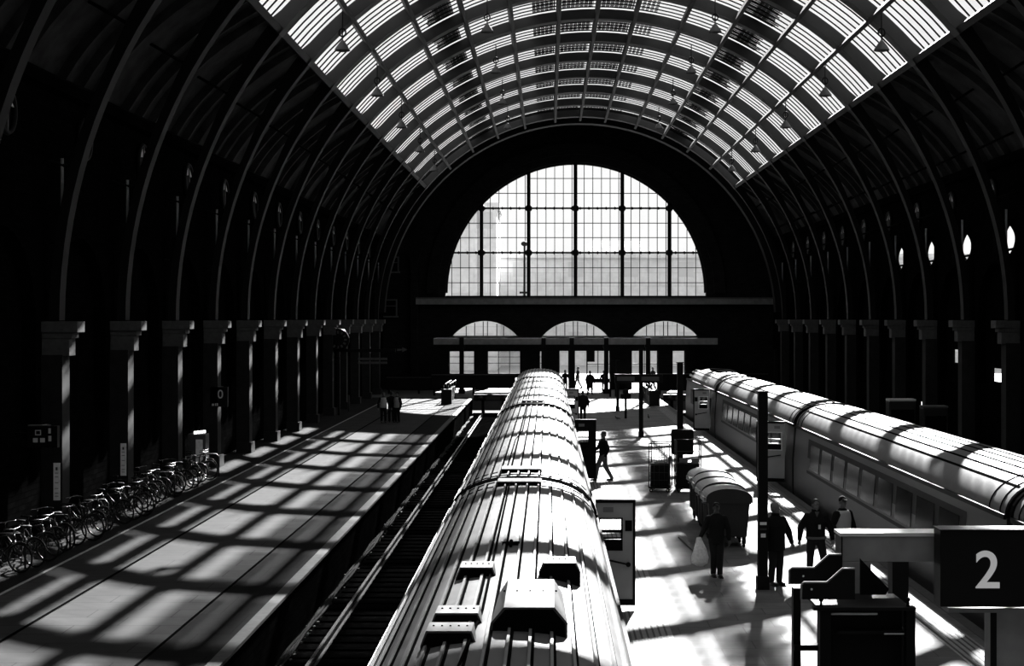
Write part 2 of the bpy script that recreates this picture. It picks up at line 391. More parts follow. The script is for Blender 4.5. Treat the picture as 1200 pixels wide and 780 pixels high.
# frame ring
mb = MB(); ring(mb, 0, wz - zb, wr - 0.16, wr + 0.02, 0, 180, -0.15, 0.15); mb.box(-wr, wr, -0.2, 0.2, -0.02, 0.12); mb.build('window_frame', M['iron_dark'], win)
# three lunettes and the glazed openings below
for n, (cx, pts) in enumerate(zip((568, 674, 780), lun)):
    o = struct(empty('window_%d' % (n + 2), ((cx - 642) * s, YE + 0.4, pts[0][1])))
    X0 = (cx - 642) * s
    MB().add([(p[0] - X0, 0, p[1] - pts[0][1]) for p in pts], [tuple(range(len(pts)))]).build('window_glass', M['glass_win'], o)
    mb = MB()
    for dx in (-22, -12, -2, 3, 14, 22): mb.box(dx * s - 0.035, dx * s + 0.035, -0.05, 0.05, 0, max(0.2, (1 - (dx / 39.0) ** 2) * 1.2))
    mb.box(-2.6, 2.6, -0.06, 0.06, -0.04, 0.06); mb.build('glazing_bars', M['iron_dark'], o)
wn = 5
for n, d in enumerate(doors):
    x0, x1, z0, z1 = d[0][0], d[1][0], d[0][1], d[2][1]
    isdoor = n >= 3
    o = struct(empty(('door_%d' % (n - 2)) if isdoor else 'window_%d' % (wn + n), ((x0 + x1) / 2, YE + 0.4, z0))); w = (x1 - x0) / 2; h = z1 - z0
    mb = MB(); mb.box(-w, -w + 0.06, -0.06, 0.06, 0, h); mb.box(w - 0.06, w, -0.06, 0.06, 0, h); mb.box(-w, w, -0.06, 0.06, h - 0.08, h)
    if not isdoor:
        for zz in (h - 0.55, h - 1.05): mb.box(-w, w, -0.03, 0.03, zz, zz + 0.05)
        mb.box(-w, w, -0.05, 0.05, 0.9, 1.25)
    nb = max(1, int(w * 2 / 0.8))
    if n == 3:
        mb.box(w - 1.9, w - 1.8, -0.06, 0.06, 0, h); mb.box(w - 1.0, w - 0.93, -0.05, 0.05, 0, h); mb.box(w - 1.9, w, -0.05, 0.05, 1.98, 2.04); mb.box(w - 1.9, w, -0.05, 0.05, 0.5, 0.85); mb.box(-w + 0.75, -w + 1.3, -0.2, 0.2, 0, h)
    else:
        for k in range(1, nb): mb.box(-w + 2 * w * k / nb - 0.03, -w + 2 * w * k / nb + 0.03, -0.05, 0.05, 0, h)
        if isdoor: mb.box(-w, w, -0.05, 0.05, 2.0, 2.06)
    mb.build('door_frame' if isdoor else 'window_frame', M['iron_dark'], o)
    if not isdoor: MB().box(-w, w, -0.005, 0.005, 0, h).build('window_glass', M['glass_win'], o)
# dim rectangular windows high in the end wall corner
for n, (x0, x1, y0, y1) in enumerate(((449, 466, 302, 318), (448, 464, 352, 370))):
    a = px(x0, y0, YE); b = px(x1, y1, YE); o = struct(empty('window_%d' % (8 + n), (a[0], YE - 0.02, b[1]))); w = b[0] - a[0]; h = a[1] - b[1]
    mb = MB(); mb.box(0, w, -0.06, 0.0, 0, h).build('window_glass', M['window_dark'], o)
    mb = MB(); mb.box(-0.1, 0, -0.12, 0.02, 0, h); mb.box(w, w + 0.1, -0.12, 0.02, 0, h); mb.box(-0.1, w + 0.1, -0.12, 0.02, h, h + 0.1); mb.box(-0.2, w + 0.2, -0.2, 0.02, -0.12, 0); mb.box(0, w, -0.1, 0, h * 0.62, h * 0.62 + 0.07); mb.build('window_frame', M['stone_dim'], o)

# ------------------------------------------------------------------ side walls
AX = [112.4 - BAY * k for k in range(21)]           # pier lines share the ribs
def side_wall(name, X0, sign, lens):
    outer = [(Y0, -1.2), (YE, -1.2), (YE, CZ + 8), (Y0, CZ + 8)]
    holes = []
    for y in AX[:17]:
        c = y - BAY / 2
        if lens:
            r = []; zc = 8.85; c = y - 3.8
            for i in range(13): a = -1 + 2 * i / 12; r.append((c + 0.8 * (1 - a * a), zc + 0.62 * a))
            for i in range(11): a = 1 - 2 * (i + 1) / 12; r.append((c - 0.8 * (1 - a * a), zc + 0.62 * a))
            if y < 88: holes.append(r)
    if lens: holes += [[(a, c), (b, c), (b, d), (a, d)] for a, b, c, d in ((60.5, 62.0, 3.1, 3.65), (66.9, 68.0, 3.7, 4.3), (73.4, 74.2, 0.6, 1.6))]
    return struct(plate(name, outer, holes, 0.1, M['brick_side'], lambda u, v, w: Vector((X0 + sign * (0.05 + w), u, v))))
side_wall('wall_left', XL, -1, False)
side_wall('wall_right', XR, 1, True)
# blind arcades standing on the side walls between piers (deep arches)
for name, X, sg in (('trim_14', XL, 1), ('trim_15', XR, -1)):
    for yc in [0]:
        outer = [(Y0, 4.3), (YE, 4.3), (YE, 12.0), (Y0, 12.0)]
        # scalloped lower edge: one round arch per bay
        pts = [(Y0, 12.0), (Y0, 3.2)]
        for y in sorted(AX):
            c = y - BAY / 2
            if c - 2.5 <= Y0 + 0.5: continue
            pts += [(c - 2.35, 3.2)] + [(c - 2.35 * cos(R(t)), 5.6 + 2.35 * sin(R(t))) for t in range(0, 181, 12)] + [(c + 2.35, 3.2)]
        pts += [(YE, 3.2), (YE, 12.0)]
        if sg < 0:   # leave the lancet lights open
            hol = []
            for y in AX[:17]:
                if y < 88:
                    c = y - 3.8; hol.append([(c - 2.0, 8.1), (c + 0.9, 8.1), (c + 0.9, 9.6), (c - 2.0, 9.6)])
        else: hol = []
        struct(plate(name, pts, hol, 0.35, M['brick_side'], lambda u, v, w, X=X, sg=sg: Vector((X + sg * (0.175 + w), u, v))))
struct(MB().box(XL, XR, Y0 - 0.5, Y0, -1.2, 22).build('light_stop_back', M['brick']))  # unseen closure added to keep sky light out behind the viewer

# piers with stepped capitals, pale shaft above
def make_pier(sg):
    r = empty('wall_pier', (0, 0, 0))
    mb = MB(); mb.box(0, sg * 0.55, -0.3, 0.3, 0, 4.75); mb.box(0, sg * 0.65, -0.38, 0.38, 0, 0.45); mb.build('pier_shaft', M['pier'], r)
    mb = MB(); mb.box(0, sg * 0.72, -0.26, 0.26, 4.72, 5.18); mb.box(0, sg * 0.8, -0.28, 0.28, 5.18, 5.33); mb.box(0, sg * 0.95, -0.32, 0.32, 5.33, 5.62); mb.build('capital', M['stone'], r, bevel=0.015)
    mb = MB(); mb.tube([(sg * 0.45, 0, 8.1), (sg * 0.45, 0, 9.9)], 0.045, 6); mb.build('rain_pipe', M['white'], r)
    return r
for sg, X, side, cnt in ((1, XL, 'left', 13), (-1, XR, 'right', 11)):
    base = None
    for k in range(cnt):
        lab = 'slim wall pier with pale stepped capital on the %s wall, %s from the end wall' % (side, ORD[k])
        if base is None:
            base = make_pier(sg); base.location = (X + sg * 0.35, AX[k], 0); tag(base, lab, 'pier', 'piers along the %s wall' % side)
        else: clone(base, (X + sg * 0.35, AX[k], 0), 0, lab)
# roundels between the piers high on the walls
def make_roundel(sg):
    r = empty('wall_roundel', (0, 0, 0)); T = Matrix.Rotation(R(90), 4, 'Y')
    MB().torus((0, 0, 0), 0.55, 0.07, T, 28, 6).build('ring_moulding', M['iron_dark'], r)
    mb = MB(); mb.box(-0.04, 0.04, -0.035, 0.035, -0.52, 0.5); mb.build('centre_bar', M['stone'], r)
    for q in (-1, 1):
        MB().prism([(q * 0.1, 0.42), (q * 0.44, 0.12), (q * 0.1, 0.16)], -0.02, 0.02, 'X').build('painted_daylight', M['white'], r)  # white triangles stand in for daylight in the upper quadrants
    MB().prism([(0.52 * cos(R(t)), 0.52 * sin(R(t))) for t in range(0, 360, 20)], -0.05 - 0.03 * sg, -0.03 - 0.03 * sg, 'X').build('backing', M['black'], r)
    return r
for sg, X, side, cnt in ((1, XL, 'left', 13), (-1, XR, 'right', 10)):
    base = None
    for k in range(cnt):
        lab = 'round window high on the %s wall, %s from the end wall' % (side, ORD[k])
        if base is None:
            base = make_roundel(sg); base.location = (X + sg * 0.45, AX[k] - BAY / 2, 10.75); tag(base, lab, 'window', 'roundels along the %s wall' % side)
        else: clone(base, (X + sg * 0.45, AX[k] - BAY / 2, 10.75), 0, lab)

# ------------------------------------------------------------------ roof: side slopes, ribs, skylight
def slope_pts(t):      # side ceiling from the wall cornice (t=0) up to the skylight edge (t=1), right-hand side, relative to the axis
    p0 = Vector((16.0, 6.3)); p2 = Vector((RG * sin(R(SKY_A)), RG * cos(R(SKY_A)))); p1 = Vector((14.9, 8.6))
    return p0 * (1 - t) ** 2 + p1 * 2 * t * (1 - t) + p2 * t * t
for sg, nm in ((-1, 'ceiling'), (1, 'ceiling.001')):
    mb = MB(); vs = []; fs = []; n = 14
    for i in range(n + 1):
        p = slope_pts(i / n)
        for (y, d) in ((Y0, 0), (YE, 0)): vs.append((CX + sg * p.x, y, CZ + p.y))
        for (y, d) in ((Y0, 0), (YE, 0)): vs.append((CX + sg * (p.x + 0.25), y, CZ + p.y + 0.25))
    for i in range(n):
        o = i * 4; fs += [(o, o + 1, o + 5, o + 4), (o + 2, o + 6, o + 7, o + 3)]
    fs += [(0, 2, 3, 1), (n * 4, n * 4 + 1, n * 4 + 3, n * 4 + 2)]
    mb.add(vs, fs)
    struct(mb.build(nm, M['boards']))
    struct(MB().box(CX + sg * 15.4, CX + sg * 16.4, Y0, YE, CZ + 6.1, CZ + 6.45).build('trim_%d' % (16 if sg < 0 else 17), M['brick_side']))
# rafters on the side slopes
for sg, nm in ((-1, 'ceiling.002'), (1, 'ceiling.003')):
    mb = MB()
    y = AX[-3]
    ys = []
    for a in AX[:17]:
        for q in (0.25, 0.5, 0.75): ys.append(a - BAY * q)
    for y in ys:
        n = 10; vs = []; fs = []
        for i in range(n + 1):
            p = slope_pts(i / n); d = 0.28
            nx, nz = -0.78, -0.62
            for (ax, dd) in ((-0.09, 0), (0.09, 0), (0.09, d), (-0.09, d)): vs.append((CX + sg * (p.x + nx * dd), y + ax, CZ + p.y + nz * dd))
        for i in range(n):
            o = i * 4
            for k in range(4): fs.append((o + k, o + (k + 1) % 4, o + 4 + (k + 1) % 4, o + 4 + k))
        mb.add(vs, fs)
    struct(mb.build(nm, M['boards']))
# main ribs: deep web from the capital up the wall, across the skylight
def make_rib_mesh():
    inner = []; outer = []
    N = 72
    for i in range(N + 1):
        a = -90 + 180 * i / N; x, z = sin(R(a)), cos(R(a)); inner.append((RI * x, RI * z))
        aa = abs(a)
        if aa <= SKY_A: ro = RG - 0.03
        else:
            ro = None
            for j in range(60):      # meet the side slope or the wall along this ray
                p = slope_pts(1 - j / 59.0)
                if math.degrees(math.atan2(p.x, p.y)) >= aa: ro = sqrt(p.x ** 2 + p.y ** 2); break
            if ro is None: ro = 15.95 / max(abs(x), 0.2)
        outer.append((ro * x, ro * z))
    def part(i0, i1, nm, m):
        vs = []; fs = []; mb = MB()
        for i in range(i0, i1 + 1):
            ix, iz = inner[i]; ox, oz = outer[i]
            if nm == 'lower_arch': q = (RI + 0.26 + 0.26 * max(0, 1 - abs(i - (16 if i0 == 0 else 56)) / 6.0)) / RI; ox, oz = ix * q, iz * q
            vs = vs; hw_ = 0.33 if nm == 'upper_arch' else 0.23; vs += [(ix, -hw_, iz), (ix, hw_, iz), (ox, hw_, oz), (ox, -hw_, oz)]
        for i in range(i1 - i0):
            for k in range(4): fs.append((i * 4 + k, i * 4 + (k + 1) % 4, (i + 1) * 4 + (k + 1) % 4, (i + 1) * 4 + k))
        q = (i1 - i0) * 4; fs += [(3, 2, 1, 0), (q, q + 1, q + 2, q + 3)]
        mb.add(vs, fs)
        if nm == 'lower_arch':
            for i in range(i0 + 3, i1 - 1, 3):
                a_, b_ = Vector((inner[i][0] * 1.015, 0, inner[i][1] * 1.015)), Vector((outer[i][0], 0, outer[i][1])); mb.tube([a_, b_], 0.05, 6)
        return mb.mesh(nm, M[m])
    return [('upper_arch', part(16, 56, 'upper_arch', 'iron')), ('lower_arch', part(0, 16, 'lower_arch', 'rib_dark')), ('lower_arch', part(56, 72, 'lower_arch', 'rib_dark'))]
rms = make_rib_mesh()
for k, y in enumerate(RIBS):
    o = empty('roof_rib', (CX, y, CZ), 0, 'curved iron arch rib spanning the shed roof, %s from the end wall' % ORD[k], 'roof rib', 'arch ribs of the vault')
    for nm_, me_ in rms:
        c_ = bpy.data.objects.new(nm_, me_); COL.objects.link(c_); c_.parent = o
# purlins along the skylight
for n, a in enumerate((-SKY_A, -40.8, -32.6, -24.4, -16.1, -7.2, 0, 7.2, 16.1, 24.4, 32.6, 40.8, SKY_A)):
    c = vp(RG - 0.1, a); T = Matrix.Translation((c[0], 0, c[1])) @ Matrix.Rotation(R(a), 4, 'Y')
    edge = abs(a) == SKY_A
    w, d = (0.12, 0.34) if edge else (0.08, 0.6)
    mb = MB(); mb.box(-w, w, Y0, 113.2, -d, 0.05, T); mb.box(-w, w, Y0, 113.2, -d - 0.03, -d, T)
    i = [-SKY_A, -40.8, -32.6, -24.4, -16.1, -7.2, 0, 7.2, 16.1, 24.4, 32.6, 40.8, SKY_A].index(a)
    lab = 'heavy edge girder along the %s side of the glazed roof' % ('left' if a < 0 else 'right') if edge else ('ridge purlin along the crown of the glazed roof' if a == 0 else 'long roof purlin on the %s side, %s from the crown' % ('left' if a < 0 else 'right', ORD[abs(i - 6) - 1]))
    tag(mb.build('roof_purlin', M['iron_dark']), lab, 'roof beam', 'purlins of the glazed roof')
# skylight bays: glass, bars, solar cells
def arc_sheet(mb, r, a0, a1, y0, y1, n=24, uv=None):
    vs = []; fs = []
    for i in range(n + 1):
        a = a0 + (a1 - a0) * i / n; x, z = r * sin(R(a)), r * cos(R(a)); vs += [(x, y0, z), (x, y1, z)]
        if uv is not None: uv += [(y0, R(a) * r), (y1, R(a) * r)]
    for i in range(n): fs.append((i * 2, i * 2 + 1, i * 2 + 3, i * 2 + 2))
    return mb.add(vs, fs)
gm = arc_sheet(MB(), RG, -SKY_A + 0.4, SKY_A - 0.4, 0.0, BAY, 48).mesh('roof_glass', M['glass'])
def bar_mesh():
    mb = MB(); n = 36
    for q in range(1, 8):
        y = BAY * q / 8; vs = []; fs = []
        for i in range(n + 1):
            a = R(-SKY_A + 0.4 + 2 * (SKY_A - 0.4) * i / n)
            for (r, dy) in ((RG - 0.045, -0.02), (RG - 0.045, 0.02), (RG + 0.01, 0.02), (RG + 0.01, -0.02)): vs.append((r * sin(a), y + dy, r * cos(a)))
        for i in range(n):
            for k in range(4): fs.append((i * 4 + k, i * 4 + (k + 1) % 4, (i + 1) * 4 + (k + 1) % 4, (i + 1) * 4 + k))
        mb.add(vs, fs)
    return mb.mesh('glazing_bars', M['iron_dark'])
bmh = bar_mesh()
def solar_mesh(name, a0, a1, mt='solar', y0=0.3, y1=BAY - 0.3):
    mb = MB(); uv = []; arc_sheet(mb, RG + 0.06, a0, a1, y0, y1, 8, uv)
    me = bpy.data.meshes.new(name); me.from_pydata(mb.v, [], mb.f); me.materials.append(M[mt])
    l = me.uv_layers.new(name='uv')
    for lp in me.loops: l.data[lp.index].uv = uv[lp.vertex_index]
    return me
sms = [solar_mesh('solar_cells', *q) for q in ((0.6, 6.8, 'solar'), (-6.8, -0.6, 'solar'), (7.6, 11.2, 'solar_open'), (-11.8, -7.6, 'solar'), (26.3, 29.0, 'solar'), (-29.0, -26.0, 'solar'))]
def slat_mesh(a0, a1):
    mb = MB()
    for k in range(20):
        y = 0.3 + k * 0.28; l = a0 + (a1 - a0) * random.uniform(0.78, 1.0)
        arc_sheet(mb, RG + 0.05, a0, l, y, y + 0.25, 4)
    return mb.mesh('shading_slats', M['boards'])
sl = [slat_mesh(25.0, 31.3), slat_mesh(-25.6, -31.3)]
for k, y in enumerate(RIBS):
    o = empty('skylight', (CX, y - BAY + 0.0, CZ), 0, 'glazed roof bay with thin bars between arch ribs, %s from the end wall' % ORD[k], 'skylight', 'glazed bays of the vault')
    for nm, me in [('roof_glass', gm), ('glazing_bars', bmh)] + [('solar_cells', q) for q in sms] + [('shading_slats', q) for q in sl]:
        c = bpy.data.objects.new(nm, me); COL.objects.link(c); c.parent = o
# last, solid bay against the end wall
mb = MB()
for (r, ) in ((RG,),):
    arc_sheet(mb, r, -SKY_A, SKY_A, 0, YE - 112.4 + 0.2, 24); arc_sheet(mb, r + 0.2, -SKY_A, SKY_A, 0, YE - 112.4 + 0.2, 24)
o = mb.build('ceiling.004', M['boards']); o.location = (CX, 112.4, CZ); struct(o)
# closing strip behind the viewer
mb = MB(); arc_sheet(mb, RG, -SKY_A, SKY_A, 0, RIBS[-1] - BAY - Y0, 24); o = mb.build('ceiling.005', M['boards']); o.location = (CX, Y0, CZ); struct(o)

# pendant lamps under the skylight
def make_pendant():
    r = empty('pendant_lamp', (0, 0, 0))
    MB().tube([(0, 0, 0.0), (0, 0, 1.28)], 0.035, 6).build('stem', M['iron_dark'], r)
    MB().torus((0, 0, 0.35), 0.17, 0.04, Matrix.Rotation(R(90), 4, 'X'), 16, 6).build('ballast_ring', M['iron_dark'], r)
    MB().lathe((0, 0, -0.42), [(0.40, 0), (0.39, 0.05), (0.26, 0.22), (0.12, 0.38), (0.05, 0.45), (0.0, 0.45)], 18).build('lamp_shade', M['stone_dim'], r)
    MB().ell((0, 0, -0.38), (0.3, 0.3, 0.10), 12, 6).build('lamp_glass', M['stone_dim'], r)
    r.scale = (0.75, 0.75, 0.9)
    return r
pend = make_pendant(); first = True
for k in range(6):
    y = 56.5 + 2 * BAY * k * 0.93
    y = [57.0, 68.6, 80.0, 91.6, 103.4, 45.0][k]
    for a, nm in ((-43.5, 'left edge'), (-20.5, 'left middle'), (20.5, 'right middle'), (43.5, 'right edge')):
        if k == 5: continue
        c = vp(14.95, a); loc = (c[0], y, c[1] - (0.2 if abs(a) > 30 else 0.44))
        lab = 'pendant lamp in the %s row under the glazed roof, %s from the end' % (nm, ORD[4 - k])
        if first: pend.location = loc; tag(pend, lab, 'pendant lamp', 'pendant lamps under the roof'); first = False
        else: clone(pend, loc, 0, lab)

# ------------------------------------------------------------------ tracks
def track(cx, y0, y1, lab, gz=-1.12, step=0.72):
    r = empty('railway_track', (cx, y0, gz), 0, lab, 'track')
    L_ = y1 - y0
    for q in (-0.7175, 0.7175):
        mb = MB(); mb.box(q - 0.035, q + 0.035, 0, L_, 0.145, 0.205); ra = mb.build('rail', M['rail'], r)
        mb = MB(); mb.box(q - 0.01, q + 0.01, 0, L_, 0.04, 0.145); mb.box(q - 0.07, q + 0.07, 0, L_, 0.02, 0.04); mb.build('rail_web', M['rail_side'], ra)
    me = MB().box(-1.25, 1.25, -0.13, 0.13, -0.05, 0.035).mesh('sleeper', M['sleeper']); n = int(L_ / step)
    for i in range(min(n, 99)):
        o = bpy.data.objects.new('sleeper', me); COL.objects.link(o); o.parent = r; o.location = (0, 0.3 + i * step, 0)
    if n > 99:
        mb = MB()
        for i in range(99, n): mb.box(-1.25, 1.25, 0.3 + i * step - 0.13, 0.3 + i * step + 0.13, -0.05, 0.035)
        mb.build('far_sleepers', M['sleeper'], r)['kind'] = 'stuff'
    return r
track(-3.88, 24, 104.5, 'empty rail track with dark sleepers beside the wide shaded platform')
track(-0.45, 60, 104.5, 'rail track under the long silver roofed train')
track(9.5, 60, 104.5, 'rail track under the train by the right wall')
# cables and pipe lying along the platform foot
for k in range(3):
    pts = [(-5.3 + 0.06 * k + 0.03 * sin(i * 1.3 + k * 2), 22 + i * 1.0, -1.07 + 0.02 * k) for i in range(82)]
    tag(MB().tube(pts, 0.028 + 0.012 * (k == 1), 6).build('trackside_cable', M['rubber']), ['thin grey cable snaking at the foot of the platform wall', 'thicker pale pipe lying beside the empty track', 'thin cable running closest to the empty rail'][k], 'cable', 'cables along the platform wall')
mb = MB()
for i in range(260):
    a = random.random() * 6.28; x = -5.33 + random.random() * 0.18; y = 24 + random.random() ** 1.6 * 70; q = random.uniform(0.02, 0.07)
    mb.box(-q, q, -q * 0.7, q * 0.7, 0, q * 0.8, Matrix.Translation((x, y, -1.13)) @ Matrix.Rotation(a, 4, 'Z'))
tag(mb.build('litter', M['stone_dim']), 'small stones and litter scattered beside the empty track', 'litter', kind='stuff')

def buffer_stop(cx, lab, y=105.6):
    r = empty('buffer_stop', (cx, y, -1.12), 0, lab, 'buffer stop', 'buffer stops at the track ends')
    mb = MB(); mb.box(-1.35, 1.35, -0.15, 0.15, 1.0, 1.45); mb.build('buffer_beam', M['iron_dark'], r, bevel=0.02)
    for q in (-0.72, 0.72):
        mb = MB(); mb.box(q - 0.1, q + 0.1, 0.15, 0.35, 0, 1.4); mb.prism([(0.35, 1.3), (1.9, 0), (1.7, 0), (0.2, 1.2)], q - 0.08, q + 0.08, 'X'); mb.build('upright', M['iron_dark'], r)
        MB().tube([(q * 1.2, -0.45, 1.22), (q * 1.2, -0.15, 1.22)], [0.2, 0.12], 12).build('buffer_head', M['cage'], r)
    MB().box(-0.5, 0.5, -0.17, -0.15, 1.06, 1.36).build('warning_board', M['cage'], r)
    return r
buffer_stop(-3.88, 'dark buffer stop closing the empty track'); buffer_stop(-0.45, 'dark buffer stop ahead of the silver roofed train'); buffer_stop(9.5, 'dark buffer stop ahead of the train by the right wall')

# dark barrier beams beyond the track ends
def barrier(x0, x1, y, z0, z1, lab):
    r = empty('barrier', ((x0 + x1) / 2, y, 0), 0, lab, 'barrier'); w = (x1 - x0) / 2
    MB().box(-w, w, -0.15, 0.15, z0, z1).build('panel', M['black'], r, bevel=0.02); MB().box(-w, w, -0.2, 0.2, z1, z1 + 0.06).build('top_rail', M['cage'], r)
    for q in (-w + 0.2, 0, w - 0.2): MB().box(q - 0.08, q + 0.08, -0.1, 0.1, 0, z0).build('post', M['black'], r)
barrier(-8.6, -2.4, 110.5, 0.55, 1.5, 'long black barrier panel across the end of the empty track')
barrier(-12.2, -7.3, 113.0, 0.3, 1.2, 'low black barrier at the end of the shaded platform')
barrier(8.2, 16.5, 112.0, 0.3, 1.5, 'long black barrier behind the far end of the right hand train')
# canopy in front of the end wall openings: fascia and columns
YC = 113.5
a = px(508, 396, YC); b = px(841, 403.5, YC)
can = empty('canopy', ((a[0] + b[0]) / 2, YC, 0), 0, 'flat canopy with grey fascia over the openings in the end wall', 'canopy'); w = (b[0] - a[0]) / 2
MB().box(-w, w, 0, 0.12, b[1], a[1]).build('fascia', M['ledge'], can)
MB().box(-w, w, 0.12, YE - YC, b[1] + 0.1, b[1] + 0.3).build('deck', M['black'], can)
for xp in (541, 637, 670, 710.5, 759.5):
    X = (xp - 642) * YC / F - (a[0] + b[0]) / 2; mb = MB(); mb.box(X - 0.17, X + 0.17, -0.1, 0.24, 0, a[1] + 0.05); mb.box(X - 0.25, X + 0.25, -0.16, 0.3, 0, 0.3); mb.box(X - 0.25, X + 0.25, -0.16, 0.3, b[1] - 0.2, b[1]); mb.build('column', M['black'], can)

# ------------------------------------------------------------------ trains
def section(hw=1.37, ze=2.14, zt=2.87, n=20, off=0.0):
    """roof outline from left eaves to right eaves (flattened crown)"""
    pts = []
    for i in range(n + 1):
        t = pi * (1 - i / n); c = cos(t); sn = sin(t)
        pts.append(((hw - 0.08 + off) * (abs(c) ** 0.86) * (1 if c > 0 else -1), ze + (zt - ze + off) * (sn ** 0.92 if sn > 0 else 0)))
    return pts
def loft(mb, profs, smooth=True, caps=True):
    n = len(profs[0][1]); vs = []; fs = []
    for (y, pr) in profs: vs += [(p[0], y, p[1]) for p in pr]
    for j in range(len(profs) - 1):
        for i in range(n - 1): fs.append((j * n + i, j * n + i + 1, (j + 1) * n + i + 1, (j + 1) * n + i))
    mb.add(vs, fs, smooth)
    if caps: mb.add([vs[i] for i in range(n)], [tuple(range(n))]); mb.add(vs[-n:], [tuple(range(n - 1, -1, -1))])
    return mb
def surf(x, hw, ze, zt):
    best = None; pts = section(hw, ze, zt, 80)
    for p, q in zip(pts, pts[1:]):
        if p[0] <= x <= q[0]: t = (x - p[0]) / max(q[0] - p[0], 1e-6); return p[1] + (q[1] - p[1]) * t
    return ze
def coach(cx, y0, y1, lab, roofmat, ribs, ribw, ribh, ribmat, grid=False, windows=True, taper=False, side='R', group='coaches', door_gap=True, name='coach'):
    r = empty(name, (cx, y0, 0), 0, lab, 'train coach', group); Ln = y1 - y0; hw, ze, zt = 1.37, 2.14, 2.87
    # body sides with inward lean and curved skirt
    sidep = [(-1.20, -0.75), (-1.33, -0.45), (-hw, 0.1), (-hw, 1.0), (-hw + 0.09, ze + 0.02)]
    full = sidep + [(-x, z) for x, z in reversed(sidep)]
    loft(MB(), [(0.12, full), (Ln - 0.12, full)], False).build('body', M['coach_side'], r)
    # roof
    e = [(0.10, section(hw, ze, zt)), (Ln - 0.1, section(hw, ze, zt))]
    if taper:
        e = [(0.10, section(hw, ze, zt)), (Ln - 3.6, section(hw, ze, zt)), (Ln - 1.8, section(hw - 0.05, ze - 0.05, zt - 0.1)), (Ln - 0.1, section(hw - 0.15, ze - 0.25, zt - 0.45))]
    roof = loft(MB(), e).build('roof', roofmat, r)
    mb = MB(); y_end = Ln - (3.8 if taper else 0.5)
    for x in ribs:
        z = surf(x, hw, ze, zt); dz = (surf(x + 0.01, hw, ze, zt) - surf(x - 0.01, hw, ze, zt)) / 0.02; a = math.atan(dz)
        T = Matrix.Translation((x, 0, z)) @ Matrix.Rotation(-a, 4, 'Y'); mb.box(-ribw, ribw, 0.35, y_end, -0.01, ribh, T)
    mb.build('roof_ribs', ribmat, roof)
    if not grid and ribw < 0.0135:
        mb = MB()
        for x in ribs:
            x += 0.028; z = surf(x, hw, ze, zt); dz = (surf(x + 0.01, hw, ze, zt) - surf(x - 0.01, hw, ze, zt)) / 0.02
            mb.box(-0.014, 0.014, 0.35, y_end, -0.01, 0.006, Matrix.Translation((x, 0, z)) @ Matrix.Rotation(-math.atan(dz), 4, 'Y'))
        mb.build('rib_sealant', M['roof_line'], roof)
    # transverse seams near both ends
    for q in ((0.5, 1.15, Ln - 1.15, Ln - 0.5) if not taper else (0.5, 1.15)):
        mb = MB(); loft(mb, [(q, section(hw, ze, zt, 20, 0.014)), (q + 0.04, section(hw, ze, zt, 20, 0.014))], False); mb.build('seam', M['roof_line'], roof)
    # thick end hoop and gangway
    for q in (0.0, Ln - 0.16):
        if taper and q > 1: continue
        loft(MB(), [(q, section(hw + 0.02, ze, zt, 20, 0.02)), (q + 0.12, section(hw + 0.02, ze, zt, 20, 0.02))], False).build('end_hoop', M['roof_line'], roof)
    if not taper: MB().box(-0.55, 0.55, Ln - 0.1, Ln + 0.04, 0.1, 2.45).build('gangway', M['rubber'], r)
    # gutter along the eaves
    for sg in (-1, 1): MB().box(sg * (hw - 0.10), sg * (hw - 0.03), 0.15, Ln - 0.15, ze - 0.04, ze + 0.05).build('gutter', M['coach_dark'], r)
    # windows
    if windows:
        nW = 9; y = 2.9; step = (Ln - 5.8) / nW
        for sg in (-1, 1):
            for k in range(nW):
                ya = y + k * step + 0.2; yb = ya + step - 0.4; mb = MB()
                lean = lambda z: hw - max(0, (z - 1.0)) * 0.09 / 1.16
                pts = [(sg * (lean(1.02) + 0.012), ya, 1.02), (sg * (lean(1.02) + 0.012), yb, 1.02), (sg * (lean(1.78) + 0.012), yb, 1.78), (sg * (lean(1.78) + 0.012), ya, 1.78)]
                pin = [(p[0] - sg * 0.05, p[1], p[2]) for p in pts]
                mb.add(pts + pin, [(0, 1, 2, 3), (0, 4, 5, 1), (1, 5, 6, 2), (2, 6, 7, 3), (3, 7, 4, 0)]); mb.build('window', M['window_dark'], r)
            band = MB(); band.add([(sg * (lean(0.86) + 0.006), 2.6, 0.86), (sg * (lean(0.86) + 0.006), Ln - 2.6, 0.86), (sg * (lean(1.92) + 0.006), Ln - 2.6, 1.92), (sg * (lean(1.92) + 0.006), 2.6, 1.92)], [(0, 1, 2, 3)]); 
            band.add([(sg * (lean(0.86) - 0.04), 2.6, 0.86), (sg * (lean(0.86) - 0.04), Ln - 2.6, 0.86), (sg * (lean(1.92) - 0.04), Ln - 2.6, 1.92), (sg * (lean(1.92) - 0.04), 2.6, 1.92)], [(0, 1, 2, 3)]); band.build('window_band', M['coach_dark'], r)
    else:
        for sg in (-1, 1):
            for k in range(5):
                mb = MB(); mb.box(sg * (hw - 0.03), sg * (hw + 0.01), 2 + k * 2.2, 3.4 + k * 2.2, 0.9, 1.7); mb.build('grille', M['coach_dark'], r)
